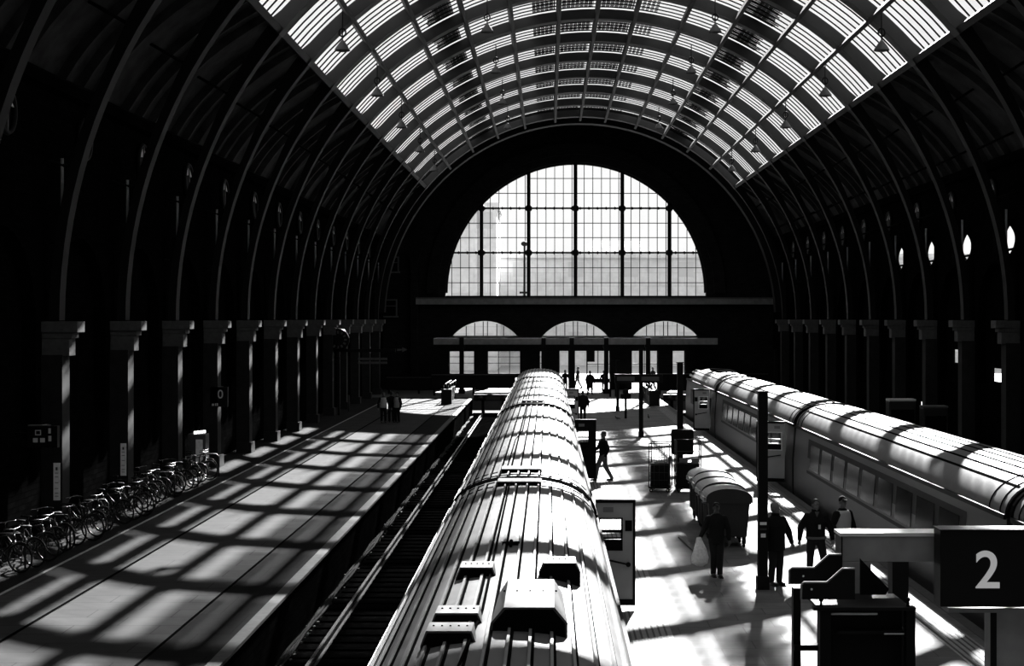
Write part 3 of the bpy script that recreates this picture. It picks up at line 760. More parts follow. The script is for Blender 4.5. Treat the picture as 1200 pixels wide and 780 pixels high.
    if grid:
        for sg in (-1, 1):
            for row in range(3):
                x = sg * (1.22 - row * 0.17); z = surf(x, hw, ze, zt); dz = (surf(x + 0.01, hw, ze, zt) - surf(x - 0.01, hw, ze, zt)) / 0.02
                T = Matrix.Translation((x, 0, z)) @ Matrix.Rotation(-math.atan(dz), 4, 'Y'); mb = MB()
                for k in range(14): mb.box(-0.06, 0.06, Ln - 11 + k * 0.72, Ln - 11 + k * 0.72 + 0.4, 0, 0.02, T)
                mb.build('vent_row', M['white'], roof)
        MB().box(-0.5, 0.5, Ln - 9.5, Ln - 5, zt - 0.03, zt + 0.05).build('roof_hatch', M['roof_line'], roof)
    # bogies
    for q in (2.9, Ln - 2.9):
        b = MB(); b.box(-1.1, 1.1, q - 1.3, q + 1.3, -0.75, -0.4); b.build('bogie', M['rubber'], r)
    return r
def open_door(cx, y, w, sg, rz, lab, paint='door_paint', win_dark=False):
    """slam door standing open, hinge on the coach side"""
    r = empty('coach_door', (cx, y, 0.1), rz, lab, 'train door', 'open coach doors')
    hgt = 2.02
    wx0, wx1, wz0, wz1 = 0.12 * w, 0.66 * w, 1.10, 1.68
    out = [(0, 0), (w, 0), (w, hgt), (0, hgt)]; hole = [(wx0, wz0), (wx1, wz0), (wx1, wz1), (wx0, wz1)]
    out = [(sg * p[0], p[1]) for p in out]; hole = [(sg * p[0], p[1]) for p in hole]
    plate('door_leaf', out, [hole], 0.06, M[paint], lambda u, v, ww: Vector((u, ww, v)), r)
    mb = MB(); mb.box(sg * wx0, sg * wx1, -0.045, 0.045, 1.42, 1.47); mb.box(sg * wx0, sg * wx1, -0.04, 0.04, 1.30, 1.32)
    for (a0, a1, b0, b1) in ((wx0 - 0.03, wx0, wz0, wz1), (wx1, wx1 + 0.03, wz0, wz1), (wx0 - 0.03, wx1 + 0.03, wz0 - 0.03, wz0), (wx0 - 0.03, wx1 + 0.03, wz1, wz1 + 0.03)): mb.box(sg * a0, sg * a1, -0.045, 0.045, b0, b1)
    mb.build('window_surround', M['roof_line'] if not win_dark else M['white'], r)
    MB().box(sg * wx0, sg * wx1, -0.01, 0.01, wz0, 1.28).build('lower_pane', M['window_dark'], r)
    mb = MB(); mb.box(sg * (w - 0.03), sg * (w + 0.02), -0.05, 0.05, 0, hgt); mb.box(0, sg * (w + 0.02), -0.05, 0.06, hgt - 0.02, hgt + 0.05); mb.build('edge_strip', M['black'], r)
    mb = MB(); mb.tube([(sg * 0.12, -0.07, 0.92), (sg * (w - 0.12), -0.07, 0.80)], 0.018, 6); mb.ell((sg * (w - 0.12), -0.06, 0.8), (0.05, 0.03, 0.05), 8, 6); mb.build('strap_handle', M['black'], r)
    mb = MB(); mb.box(sg * (w * 0.76), sg * (w * 0.94), -0.04, -0.03, 1.45, 1.66); mb.build('notice', M['coach_dark'], r)
    MB().box(sg * 0.15, sg * 0.35, -0.04, -0.03, 1.82, 1.92).build('label_plate', M['roof_rib'], r)
    MB().box(sg * 0.0, sg * w, -0.045, -0.03, 0.0, 0.12).build('kick_plate', M['coach_dark'], r)
    return r

ribs1 = [-1.24, -1.16, -1.06, -0.93, -0.78, -0.62, -0.45, -0.27, -0.09, 0.10, 0.29, 0.48, 0.67, 0.86, 1.03, 1.16]
T1, T2 = -0.45, 9.5
cars = [(3.4, 26.5), (26.6, 49.5), (49.6, 72.6)]
nm = ['nearest the viewer', 'in the middle', 'second from the front']
for k, (a, b) in enumerate(cars):
    c = coach(T1, a, b, 'silver ribbed roof coach of the centre train, %s' % nm[k], M['roof_metal'], ribs1, 0.013, 0.032, M['roof_rib'], group='coaches of the centre train')
c = coach(T1, 72.7, 88.0, 'short leading car of the centre train with tapered roof end', M['roof_metal'], ribs1, 0.013, 0.03, M['roof_rib'], taper=True, windows=False, group='coaches of the centre train', name='power_car')
MB().prism([(-0.75, 2.15), (0.75, 2.15), (0.62, 2.48), (-0.62, 2.48)], 13.3, 13.5, 'Y').build('cab_window', M['window_dark'], c)
ribs2 = [-0.98, -0.72, -0.44, -0.15, 0.15, 0.44, 0.72, 0.98]
for k, (a, b) in enumerate(cars):
    coach(T2, a, b, 'pale roofed coach of the train by the right wall, %s' % nm[k], M['roof_metal2'], ribs2, 0.024, 0.012, M['roof_line'], group='coaches of the right train')
coach(T2, 72.7, 88.2, 'leading car of the train by the right wall with gridded roof', M['roof_metal2'], ribs2, 0.014, 0.014, M['roof_line'], taper=True, windows=False, grid=True, group='coaches of the right train', name='power_car')

# roof gear on the nearest centre coach and end pads
coaches1 = [o for o in COL.objects if o.name.startswith('coach') and o.parent is None and abs(o.location.x - T1) < 0.1]
coaches1.sort(key=lambda o: o.location.y)
near = coaches1[0]
def hood(x0, x1, ya, yb, z0, h, cham, par, name='roof_vent'):
    """hood: vertical face to the viewer painted dark as shade, sloping back, chamfered cheeks; coordinates in world, par at coach origin"""
    oy = par.location.y; cx = par.location.x
    fr = [(x0, z0 - 0.22), (x1, z0 - 0.22), (x1, z0 + h * 0.35), (x1 - cham, z0 + h), (x0 + cham, z0 + h), (x0, z0 + h * 0.35)]
    bk = [(x0 + 0.03, z0 - 0.22), (x1 - 0.03, z0 - 0.22), (x1 - 0.03, z0 + h * 0.3), (x1 - cham, z0 + h * 0.93), (x0 + cham, z0 + h * 0.93), (x0 + 0.03, z0 + h * 0.3)]
    vs = [(p[0] - cx, ya - oy, p[1]) for p in fr] + [(p[0] - cx, yb - oy, p[1]) for p in bk]
    mb = MB(); mb.add(vs, [(i, (i + 1) % 6, 6 + (i + 1) % 6, 6 + i) for i in range(6)] + [(0, 1, 2, 3, 4, 5), (6, 7, 8, 9, 10, 11)])
    v = mb.build(name, M['roof_metal'], par)
    pts = [(p[0] * 1.0, p[1]) for p in fr]; mx = sum(p[0] for p in pts) / 6; mz = sum(p[1] for p in pts) / 6
    pts = [(mx + (p[0] - mx) * 0.94 - cx, mz + (p[1] - mz) * 0.9) for p in pts]
    MB().prism(pts, ya - oy - 0.012, ya - oy + 0.01, 'Y').build('shade_face', M['roof_line'], v)  # near-black plate paints the shade on the hood front
    for i in range(5): MB().ell((x0 + 0.1 + (x1 - x0 - 0.2) * i / 4 - cx, (ya * 0.45 + yb * 0.55) - oy, z0 + h * 0.97), 0.011, 6, 4).build('rivet', M['roof_line'], v)
    return v
hood(-0.52, 0.18, 13.55, 15.1, 2.86, 0.22, 0.12, near, 'air_pod')
hood(-1.02, -0.56, 16.45, 16.95, 2.76, 0.20, 0.05, near)
hood(-0.10, 0.36, 16.45, 16.95, 2.86, 0.15, 0.05, near)
hood(-1.10, -0.60, 13.9, 14.35, 2.76, 0.20, 0.05, near)
hood(-1.12, -0.62, 13.1, 13.55, 2.76, 0.20, 0.05, near)
mb = MB(); mb.tube([(0.1, 18.6 - near.location.y, 2.9), (-0.12, 18.6 - near.location.y, 2.9)], 0.025, 6); mb.tube([(-0.01, 18.45 - near.location.y, 2.9), (-0.01, 18.8 - near.location.y, 2.9)], 0.025, 6)
mb.v = [(v[0] - 0.0, v[1], v[2]) for v in mb.v]; mb.build('roof_fitting', M['roof_line'], near)
for c in coaches1:
    for q in (0.95, 22.0):
        if c.location.y + q < 20: continue
        mb = MB(); mb.box(-0.42, 0.34, q, q + 0.55, 2.82, 2.93); t = mb.build('end_pad', M['roof_metal'], c, bevel=0.02); MB().box(-0.4, 0.32, q - 0.015, q, 2.85, 2.92).build('pad_slot', M['roof_line'], t)
    # conduit along the roof
    MB().tube([(-0.32, 1.2, 2.885), (-0.30, 8, 2.89), (-0.18, 11, 2.89), (-0.20, 22.0, 2.89)], 0.014, 6).build('conduit', M['roof_line'], c)
# open doors
open_door(0.93, 29.2, 0.76, 1, 0, 'pale slam door with strap standing open from the centre train, nearest one', 'door_paint')
open_door(0.93, 52.3, 0.74, 1, 0, 'black slam door standing open beside the walking man', 'black')
open_door(0.93, 75.2, 0.62, 1, 0, 'small grey slam door standing open at the front car of the centre train', 'door_paint')
open_door(8.12, 51.2, 0.95, -1, R(-18), 'pale slam door standing open on the train by the right wall, nearer one', 'door_paint', True)
open_door(8.08, 74.6, 0.8, -1, R(-20), 'pale slam door standing open on the train by the right wall, farther one', 'door_paint', True)
for o in [o for o in COL.objects if o.name.startswith('coach_door') and o.location.x > 5]:
    o.location.x += 0.0

# ------------------------------------------------------------------ posts and signs on the centre platform
def post(x, y, h, w, lab, stickers=False):
    r = empty('steel_post', (x, y, 0), 0, lab, 'post', 'square posts along the centre platform')
    MB().box(-w, w, -w, w, 0, h).build('shaft', M['black'], r, bevel=0.01)
    MB().box(-w - 0.03, w + 0.03, -w - 0.03, w + 0.03, 0, 0.28).build('base_collar', M['iron_dark'], r, bevel=0.01)
    MB().box(-w - 0.02, w + 0.02, -w - 0.02, w + 0.02, h, h + 0.03).build('cap', M['black'], r)
    if stickers:
        MB().box(-0.07, 0.07, -w - 0.006, -w, 1.36, 1.42).build('sticker', M['white'], r); MB().box(-0.05, 0.05, -w - 0.006, -w, 1.10, 1.18).build('sticker', M['white'], r)
        MB().box(-0.07, 0.07, -w - 0.006, -w, 1.25, 1.29).build('sticker', M['cage'], r)
    return r
post(4.53, 31.5, 4.14, 0.10, 'tall square black post with small stickers beside the standing men', True)
post(4.47, 50.5, 4.2, 0.10, 'square black post behind the roll cages')
post(4.48, 71.8, 4.2, 0.10, 'slim black post carrying the wide black departure sign')
post(4.3, 92.0, 3.1, 0.09, 'short black post at the far end of the centre platform')
r = empty('departure_sign', (4.35, 71.57, 2.62), 0, 'wide black departure sign hung across the slim post', 'sign')
MB().box(-1.15, 1.15, -0.12, 0.12, 0, 0.42).build('case', M['black'], r, bevel=0.02)
for q in (-0.62, 0.55): MB().box(q - 0.42, q + 0.42, -0.13, -0.12, 0.1, 0.3).build('screen', M['kiosk'], r)
r = empty('sign_cabinet', (4.5, 50.0, 1.15), 0, 'black rounded cabinet fixed to the post above the roll cages', 'cabinet')
MB().box(-0.37, 0.37, -0.2, 0.2, 0, 0.85).build('case', M['black'], r, bevel=0.07); MB().box(-0.06, 0.06, 0.2, 0.3, 0.2, 0.6).build('bracket', M['black'], r)
r = empty('signal_post', (4.45, 85.3, 0), 0, 'short post with a small rounded head by the pigeons', 'post')
MB().tube([(0, 0, 0), (0, 0, 1.15)], 0.07, 8).build('stem', M['black'], r); mb = MB(); mb.box(-0.3, 0.3, -0.12, 0.12, 1.1, 1.4); mb.ell((0, 0, 1.5), (0.17, 0.14, 0.2)); mb.build('head', M['black'], r, bevel=0.03)

# roll cages
def roll_cage(x, y, rz, lab, load=True, h=1.7):
    r = empty('roll_cage', (x, y, 0), rz, lab, 'roll cage', 'wire roll cages on the centre platform')
    mb = MB(); w, d = 0.4, 0.34
    for sx in (-w, w):
        for sy in (-d, d): mb.tube([(sx, sy, 0.15), (sx, sy, h)], 0.018, 6)
        mb.tube([(sx, -d, h), (sx, d, h)], 0.018, 6)
        for z in (0.4, 0.65, 0.9, 1.15, 1.4): mb.tube([(sx, -d, z), (sx, d, z)], 0.009, 5)
        for q in (-0.17, 0, 0.17): mb.tube([(sx, q, 0.2), (sx, q, h)], 0.007, 5)
    for z in (0.5, 0.9, 1.3, h): mb.tube([(-w, d, z), (w, d, z)], 0.012, 5)
    mb.build('wire_frame', M['cage'], r); MB().box(-w, w, -d, d, 0.13, 0.18).build('base_deck', M['iron_dark'], r)
    for sx in (-0.33, 0.33):
        for sy in (-0.27, 0.27): MB().torus((sx, sy, 0.06), 0.045, 0.018, Matrix.Rotation(R(90), 4, 'Y'), 12, 5).build('castor', M['rubber'], r)
    if load:
        MB().box(-w + 0.04, w - 0.04, -d + 0.04, d - 0.04, 0.19, 0.95).build('crate', M['black'], r, bevel=0.02)
        mb = MB(); mb.box(-0.3, -0.03, -d - 0.02, -d + 0.05, 1.0, 1.14); mb.box(0.09, 0.33, -d - 0.02, -d + 0.05, 1.0, 1.14); mb.build('label_card', M['stone'], r)
    return r
roll_cage(4.6, 49.1, 0, 'loaded wire roll cage standing under the rounded black cabinet')
roll_cage(3.72, 49.35, R(80), 'narrow loaded wire roll cage standing beside the post', True, 1.6)

# wheeled bins
def make_bin():
    r = empty('wheeled_bin', (0, 0, 0))
    w, d = 0.52, 0.56
    mb = MB(); lo = [(-w + 0.07, -d + 0.07, 0.26), (w - 0.07, -d + 0.07, 0.26), (w - 0.07, d - 0.07, 0.26), (-w + 0.07, d - 0.07, 0.26)]; hi = [(-w, -d, 1.18), (w, -d, 1.18), (w, d, 1.18), (-w, d, 1.18)]
    mb.add(lo + hi, [(0, 1, 5, 4), (1, 2, 6, 5), (2, 3, 7, 6), (3, 0, 4, 7), (0, 3, 2, 1), (4, 5, 6, 7)]); mb.build('container', M['bin_body'], r, bevel=0.03)
    mb = MB()
    for q in (-0.3, 0.0, 0.3): mb.box(-w - 0.015, -w + 0.04, q - 0.03, q + 0.03, 0.35, 1.1)
    mb.build('side_fluting', M['bin_body'], r)
    pts = [((w + 0.05) * cos(R(180 - t)), 1.2 + 0.27 * sin(R(t)) ** 0.8) for t in range(0, 181, 12)]
    mb = MB(); mb.prism([(p[0], p[1]) for p in pts] + [(w + 0.05, 1.14), (-w - 0.05, 1.14)], -d - 0.04, d + 0.04, 'Y'); lid = mb.build('lid', M['bin_lid'], r, bevel=0.015)
    mb = MB(); inn = [((w + 0.06) * cos(R(180 - t)), 1.2 + 0.285 * sin(R(t)) ** 0.8) for t in range(0, 181, 12)]
    mb.prism(inn + [(w + 0.06, 1.13), (-w - 0.06, 1.13)], -d - 0.06, -d - 0.04, 'Y'); mb.build('lid_front', M['bin_body'], r)
    mb = MB()
    for q in (-0.35, -0.12, 0.12, 0.35): mb.box(-w - 0.10, -w - 0.04, q - 0.05, q + 0.05, 1.13, 1.24)
    mb.build('hinge', M['bin_lid'], r)
    for sx in (-1, 1):
        MB().tube([(sx * w, -0.2, 1.06), (sx * (w + 0.07), -0.2, 1.06), (sx * (w + 0.07), 0.2, 1.06), (sx * w, 0.2, 1.06)], 0.016, 6).build('handle', M['cage'], r)
        for sy in (-1, 1):
            mb = MB(); mb.torus((sx * (w - 0.14), sy * (d - 0.14), 0.1), 0.07, 0.03, Matrix.Rotation(R(90), 4, 'Y'), 14, 6); mb.box(sx * (w - 0.14) - 0.05, sx * (w - 0.14) + 0.05, sy * (d - 0.14) - 0.02, sy * (d - 0.14) + 0.02, 0.1, 0.28); mb.build('castor', M['rubber'], r)
    return r
b0 = make_bin(); b0.location = (4.50, 37.6, 0); tag(b0, 'wheeled bin with curved pale lid, front of the row', 'bin', 'wheeled bins in a row')
for k, lab in enumerate(('black wheeled bin with curved pale lid, second in the row', 'black wheeled bin with curved pale lid, third in the row', 'wheeled bin with curved pale lid, rear of the row')):
    clone(b0, (4.52 + 0.03 * k, 39.15 + 1.5 * k, 0), R((2, -2, 3)[k]), lab)
tag(MB().box(-0.055, 0.055, -1.6, 1.6, 0, 0.05, Matrix.Translation((3.55, 37.2, 0)) @ Matrix.Rotation(R(4), 4, 'Z')).build('timber_batten', M['stone_dim']), 'pale batten lying on the platform beside the bins', 'batten')

# ------------------------------------------------------------------ foreground: platform two sign gantry and the dark frame
S = 18.0 / F
def fx(x): return (x - 642) * S
def fz(y): return 5.7 - (y - 373) * S
g = empty('sign_gantry', (fx(1005), 18.0, 0), 0, 'grey steel gantry holding the large platform number sign', 'sign gantry')
ox = fx(1005)
MB().box(fx(987) - ox, fx(1110) - ox, 0, 0.34, fz(658), fz(628)).build('beam', M['beam'], g, bevel=0.008)
MB().box(fx(984) - ox, fx(1112) - ox, -0.02, 0.36, fz(628), fz(627) + 0.03).build('beam_top', M['beam_top'], g)
MB().box(fx(987) - ox, fx(1021) - ox, 0, 0.34, 0, fz(658)).build('leg', M['beam'], g, bevel=0.008)
MB().box(fx(985.5) - ox, fx(987) - ox, -0.01, 0.35, 0, fz(628)).build('edge_trim', M['iron_dark'], g)
MB().box(fx(1163) - ox, fx(1215) - ox, 0.02, 0.34, 0, fz(714)).build('leg', M['beam'], g, bevel=0.008)
MB().box(fx(1161) - ox, fx(1168) - ox, 0.0, 0.02, 0, fz(716)).build('leg_flange', M['iron_dark'], g)
MB().box(fx(1110) - ox, fx(1250) - ox, -0.06, 0.36, fz(716.5), fz(711)).build('sign_sill', M['beam'], g)
S2 = 17.62 / F
def hx(x): return (x - 642) * S2
def hz(y): return 5.7 - (y - 373) * S2
p = empty('platform_sign', (hx(1180), 17.62, hz(711)), 0, 'large black sign box showing the platform number 2', 'sign')
MB().box(hx(1102) - hx(1180), 1.05, 0, 0.3, 0, hz(622) - hz(711)).build('sign_box', M['sign_face'], p, bevel=0.006)
MB().box(hx(1101) - hx(1180), 1.06, -0.02, 0.32, hz(622) - hz(711), hz(620) - hz(711)).build('top_edge', M['iron_dark'], p)
text_mesh('number_two', '2', 0.622, 0.008, M['digit'], p, Matrix.Translation((hx(1157) - hx(1180), -0.012, hz(669.5) - hz(711))) @ TXT, 0.006)
tag(MB().box(fx(1044) * 1.06, fx(1063) * 1.06, 19.0, 19.25, 0, fz(652)).build('steel_post', M['black']), 'black post standing behind the grey sign beam', 'post')
# dark steel frame enclosure below the sign
Y9 = 17.0; S9 = Y9 / F
def gx(x): return (x - 642) * S9
def gz(y): return 5.7 - (y - 373) * S9
e = empty('equipment_frame', (gx(1005), Y9, 0), 0, 'dark steel framed enclosure with flat top standing under the sign gantry', 'equipment frame')
ox = gx(1005)
def eb(name, x0, x1, y0, y1, z0, z1, m='black', bev=0.006): return MB().box(gx(x0) - ox, gx(x1) - ox, y0, y1, z0, z1).build(name, M[m], e, bevel=bev)
eb('top_rim', 953, 1073, -0.02, 0.10, gz(715), gz(711), 'iron_dark'); eb('top_plate', 960, 1070, 0.10, 0.95, gz(715) - 0.02, gz(712) - 0.01, 'iron_dark')
eb('front_post', 961, 974, 0, 0.12, 0, gz(714)); eb('front_post', 1062, 1073, 0, 0.12, 0, gz(714))
eb('inner_box', 974, 1062, 0.2, 0.9, 0.2, gz(717)); eb('inner_lid', 984, 1066, 0.1, 0.92, gz(745), gz(741), 'iron_dark')
eb('lit_strip', 972, 1030, 0.06, 0.09, gz(721.5), gz(719), 'beam_top'); eb('lid_edge', 1038, 1066, 0.08, 0.10, gz(745), gz(743.6), 'beam_top')
eb('back_post', 940, 949, 0.6, 0.75, 0, gz(700)); eb('lower_rail', 940, 975, 0.55, 0.7, gz(775), gz(768))
for q, (dy, dz) in enumerate(((0.0, 0), (0.55, 0.055))):
    mb = MB(); P = [(937, 700), (937, 683), (940, 680), (967, 680), (985, 664), (1000, 664), (1000, 700)]
    pts = [(gx(x + (-3 if q else 2)) - ox, gz(y + (0 if q else 2)) + dz) for x, y in P]; mb.prism(pts, dy, dy + 0.03); mb.build('side_plate', M['iron_dark'], e)
    mb = MB(); mb.tube([(pts[i][0], dy, pts[i][1]) for i in (0, 1, 2, 3, 4, 5)], 0.012, 6); mb.build('plate_rim', M['beam'], e)
    MB().ell((gx(951) - ox, dy - 0.01, gz(690) + dz), 0.014, 6, 4).build('bolt', M['beam_top'], e)
mb = MB(); mb.prism([(gx(1021) - ox, gz(664)), (gx(1056) - ox, gz(701)), (gx(1052) - ox, gz(708)), (gx(1021) - ox, gz(708))], 0.6, 0.63); mb.build('sloping_plate', M['black'], e)
for x in (963, 1065): mb = MB(); mb.tube([(gx(x) - ox, 0.04, gz(712)), (gx(x) - ox, 0.04, gz(703))], [0.02, 0.012], 8); mb.ell((gx(x) - ox, 0.04, gz(703)), 0.028, 8, 6); mb.build('finial', M['black'], e)
eb('lower_panel', 966, 1068, 0.05, 0.12, 0.1, 0.9, 'iron_dark')

# ------------------------------------------------------------------ things along the left wall
for k, (x, lab) in enumerate(((0, 'third'), (1, 'second'), (2, 'first'))):
    pass
for n, k in enumerate((12, 11)):
    Y = AX[k]; r = empty('poster_panel', (XL + 0.35 + 0.40, Y - 0.31, 0.97), 0, ['tall pale poster on the wall pier by the nearest bicycles', 'tall pale poster on the wall pier behind the middle bicycles'][n], 'poster', 'tall posters on the piers')
    MB().box(-0.07, 0.10, -0.02, 0.02, 0, 0.97).build('panel', M['poster'], r); mb = MB(); mb.box(-0.01, 0.04, -0.03, -0.02, 0.78, 0.86)
    for z in (0.1, 0.18, 0.3, 0.45, 0.6, 0.7): mb.box(-0.03, 0.06, -0.028, -0.02, z, z + 0.015)
    mb.build('print', M['poster_ink'], r)
def wall_sign(x, y, z, w, h, lab, txt, rows):
    r = empty('hanging_sign', (x, y, z), 0, lab, 'sign'); MB().box(0, w, -0.1, 0.1, 0, h).build('sign_box', M['sign_face'], r, bevel=0.01)
    MB().box(0.0, w * 0.7, -0.1, 0.1, h, h + 0.03).build('top_lip', M['stone'], r); MB().box(-0.8, 0.0, -0.03, 0.03, h * 0.6, h * 0.7).build('bracket', M['black'], r)
    if txt: text_mesh('number_zero', txt, h * 0.62, 0.004, M['digit_dim'], r, Matrix.Translation((w * 0.6, -0.11, h * 0.62)) @ TXT, 0.003)
    for (a, b, c, d) in rows: MB().box(a * w, b * w, -0.106, -0.1, c * h, d * h).build('pictogram', M['digit_dim'], r)
    return r
wall_sign(-12.95, 57.3, 2.32, 0.68, 0.75, 'black hanging sign with a grey 0 on the wall side of the shaded platform', '0', [(0.12, 0.24, 0.05, 0.16), (0.3, 0.36, 0.05, 0.18), (0.4, 0.46, 0.05, 0.18)])
pic = [(0.25, 0.45, 0.78, 0.82), (0.25, 0.45, 0.58, 0.62), (0.25, 0.28, 0.58, 0.82), (0.42, 0.45, 0.58, 0.82), (0.7, 0.78, 0.66, 0.9), (0.7, 0.8, 0.3, 0.55), (0.18, 0.34, 0.25, 0.45), (0.42, 0.58, 0.25, 0.45)]
wall_sign(-13.2, 38.0, 2.42, 0.75, 0.55, 'black hanging sign with dim bicycle pictograms above the nearest bicycles', None, pic)
k = empty('ticket_kiosk', (-12.75, 54.6, 0), 0, 'dark kiosk with a bright lit strip on top beyond the bicycles', 'kiosk')
MB().box(-0.35, 0.3, -0.3, 0.3, 0, 1.5).build('cabinet', M['kiosk'], k, bevel=0.02); MB().box(-0.05, 0.2, -0.31, -0.3, 0.35, 1.3).build('notice', M['poster'], k)
mb = MB()
for i in range(4): mb.box(-0.12 + i * 0.11, -0.04 + i * 0.11, -0.32, -0.2, 1.5 + i * 0.012, 1.6 + i * 0.012)
mb.build('lit_strip', M['lamp_light'], k)
# clock on a bracket
c = empty('station_clock', (-12.35, 88.0, 4.45), 0, 'round station clock with dark face and pale hour marks', 'clock')
MB().lathe((0, 0, 0), [(0.0, -0.1), (0.62, -0.1), (0.66, -0.06), (0.66, 0.08), (0.6, 0.12), (0.0, 0.12)], 32, Matrix.Rotation(R(90), 4, 'X')).build('case', M['iron_dark'], c)
MB().torus((0, -0.1, 0), 0.64, 0.035, Matrix.Rotation(R(90), 4, 'X'), 32, 6, R(10), R(95)).build('rim_highlight', M['shiny'], c)
mb = MB()
for i in range(12):
    a = 2 * pi * i / 12; T = Matrix.Rotation(a, 4, 'Y'); mb.box(-0.055, 0.055, -0.14, -0.12, 0.36, 0.52, T)
mb.build('hour_marks', M['stone'], c)
mb = MB(); mb.box(-0.03, 0.03, -0.16, -0.14, 0, 0.38, Matrix.Rotation(R(40), 4, 'Y')); mb.box(-0.02, 0.02, -0.18, -0.16, -0.05, 0.5, Matrix.Rotation(R(185), 4, 'Y')); mb.build('hands', M['black'], c)
MB().box(-0.05, 0.05, -0.05, 0.05, -1.0, -0.6).build('bracket', M['iron_dark'], c)
r = empty('sign_gantry', (-10.4, 88.2, 0), 0, 'dark sign gantry with dim text strips below the station clock', 'sign gantry')
MB().box(-3.0, 1.4, -0.08, 0.08, 3.72, 3.9).build('beam', M['iron_dark'], r); MB().box(-2.0, -1.88, -0.08, 0.08, 0, 3.8).build('post', M['iron_dark'], r)
for z in (3.25, 3.02): MB().box(-0.8, 0.9, -0.06, 0.06, z, z + 0.13).build('text_strip', M['stone_dim'], r)
MB().prism([(1.5, 3.78), (1.8, 3.82), (1.8, 3.72), (2.1, 3.86), (1.8, 4.0), (1.8, 3.9), (1.5, 3.9)], -0.03, 0.03, 'Y').build('arrow', M['stone'], r)
tag(MB().tube([(-12.2, 91.5, 0), (-12.2, 91.5, 1.0)], 0.04, 8).build('bollard', M['cage']), 'thin bollard standing below the station clock', 'bollard')

# bicycles
def make_bike():
    r = empty('bicycle', (0, 0, 0)); X90 = Matrix.Rotation(R(90), 4, 'X')
    for x in (-0.52, 0.52):
        w = MB().torus((x, 0, 0.34), 0.32, 0.019, X90, 28, 6).build('tyre', M['tyre'], r)
        MB().torus((x, 0, 0.34), 0.298, 0.009, X90, 28, 5).build('rim', M['bike_metal'], w)
        mb = MB()
        for k in range(14): a = 2 * pi * k / 14; mb.tube([(x, 0, 0.34), (x + 0.295 * cos(a), 0, 0.34 + 0.295 * sin(a))], 0.0022, 4)
        mb.ell((x, 0, 0.34), (0.025, 0.04, 0.025), 8, 6); mb.build('spokes', M['bike_metal'], w)
        MB().torus((x, 0, 0.34), 0.355, 0.016, X90, 14, 5, R(20) if x < 0 else R(60), R(150) if x < 0 else R(190)).build('mudguard', M['bike_metal'], r)
    mb = MB(); bb = (-0.08, 0, 0.30); st = (-0.20, 0, 0.80); hd = (0.36, 0, 0.86); hl = (0.385, 0, 0.74); ax = (-0.52, 0, 0.34)
    for a, b_, q in ((bb, st, 0.016), (bb, hl, 0.018), ((-0.185, 0, 0.74), hd, 0.015), (hl, hd, 0.02)): mb.tube([a, b_], q, 7)
    for y in (-0.045, 0.045): mb.tube([bb, (ax[0], y, ax[2])], 0.009, 5); mb.tube([(-0.19, 0, 0.76), (ax[0], y, ax[2])], 0.008, 5)
    mb.build('frame', M['bike_frame'], r)
    mb = MB()
    for y in (-0.045, 0.045): mb.tube([hl, (0.42, y, 0.62), (0.52, y, 0.34)], 0.011, 6)
    mb.build('fork', M['bike_frame'], r)
    mb = MB(); mb.tube([hd, (0.34, 0, 0.98)], 0.013, 6); mb.tube([(0.28, -0.29, 1.0), (0.36, -0.2, 1.0), (0.38, 0, 0.98), (0.36, 0.2, 1.0), (0.28, 0.29, 1.0)], 0.012, 6); mb.build('handlebar', M['bike_metal'], r)
    mb = MB(); mb.ell((-0.24, 0, 0.925), (0.13, 0.065, 0.03), 10, 6); mb.ell((-0.33, 0, 0.93), (0.07, 0.09, 0.035), 10, 6); mb.build('saddle', M['tyre'], r)
    MB().tube([st, (-0.22, 0, 0.91)], 0.013, 6).build('seat_post', M['bike_metal'], r)
    mb = MB(); mb.torus((-0.08, 0.03, 0.30), 0.085, 0.007, X90, 16, 4); mb.tube([(-0.08, 0.05, 0.3), (0.02, 0.06, 0.17)], 0.009, 5); mb.tube([(-0.08, -0.05, 0.3), (-0.18, -0.06, 0.43)], 0.009, 5); mb.box(-0.02, 0.06, 0.06, 0.15, 0.16, 0.18); mb.box(-0.22, -0.14, -0.15, -0.06, 0.42, 0.44); mb.build('crankset', M['bike_metal'], r)
    MB().ell((-0.42, 0, 0.70), (0.015, 0.03, 0.03), 8, 5).build('rear_reflector', M['white'], r)
    return r
bike = make_bike(); nb = 0
posd = []
y = 33.6
while y < 54:
    gap = (40.2 < y < 41.4) or (47.2 < y < 47.9)
    if not gap: posd.append(y)
    y += 0.80
tot = len(posd)
for i, y in enumerate(posd):
    x = -12.25 + random.uniform(-0.12, 0.12) - 0.25 * (y > 44); rz = R(random.uniform(-26, -12)) + (pi if i % 3 == 1 else 0)
    nth = i
    if i < 9: lab = 'dark parked bicycle by the nearest tall poster, %s in the near cluster' % ORD[i]
    elif i < 17: lab = 'parked bicycle in the middle cluster between the tall posters, %s there' % ORD[i - 9]
    else: lab = 'dark parked bicycle in the far cluster by the lit kiosk, %s in that cluster' % ORD[i - 17]
    if i == 0: bike.location = (x, y, 0); bike.rotation_euler.z = rz; tag(bike, lab, 'bicycle', 'bicycles parked along the wall')
    else: clone(bike, (x, y, 0), rz, lab)
# hoops of the rack
hoop = None
for i in range(0, tot, 4):
    loc = (-12.25, posd[i] + 0.4, 0)
    if hoop is None:
        hoop = MB().tube([(-0.35, 0, 0), (-0.35, 0, 0.7), (-0.27, 0, 0.8), (0.27, 0, 0.8), (0.35, 0, 0.7), (0.35, 0, 0)], 0.024, 8).build('bike_stand', M['cage']); hoop.location = loc; h_ = hoop
    else: h_ = hoop.copy(); COL.objects.link(h_); h_.location = loc
    tag(h_, 'steel hoop stand among the parked bicycles, %s from the near end' % ORD[i // 4], 'bike stand', 'hoop stands among the bicycles')

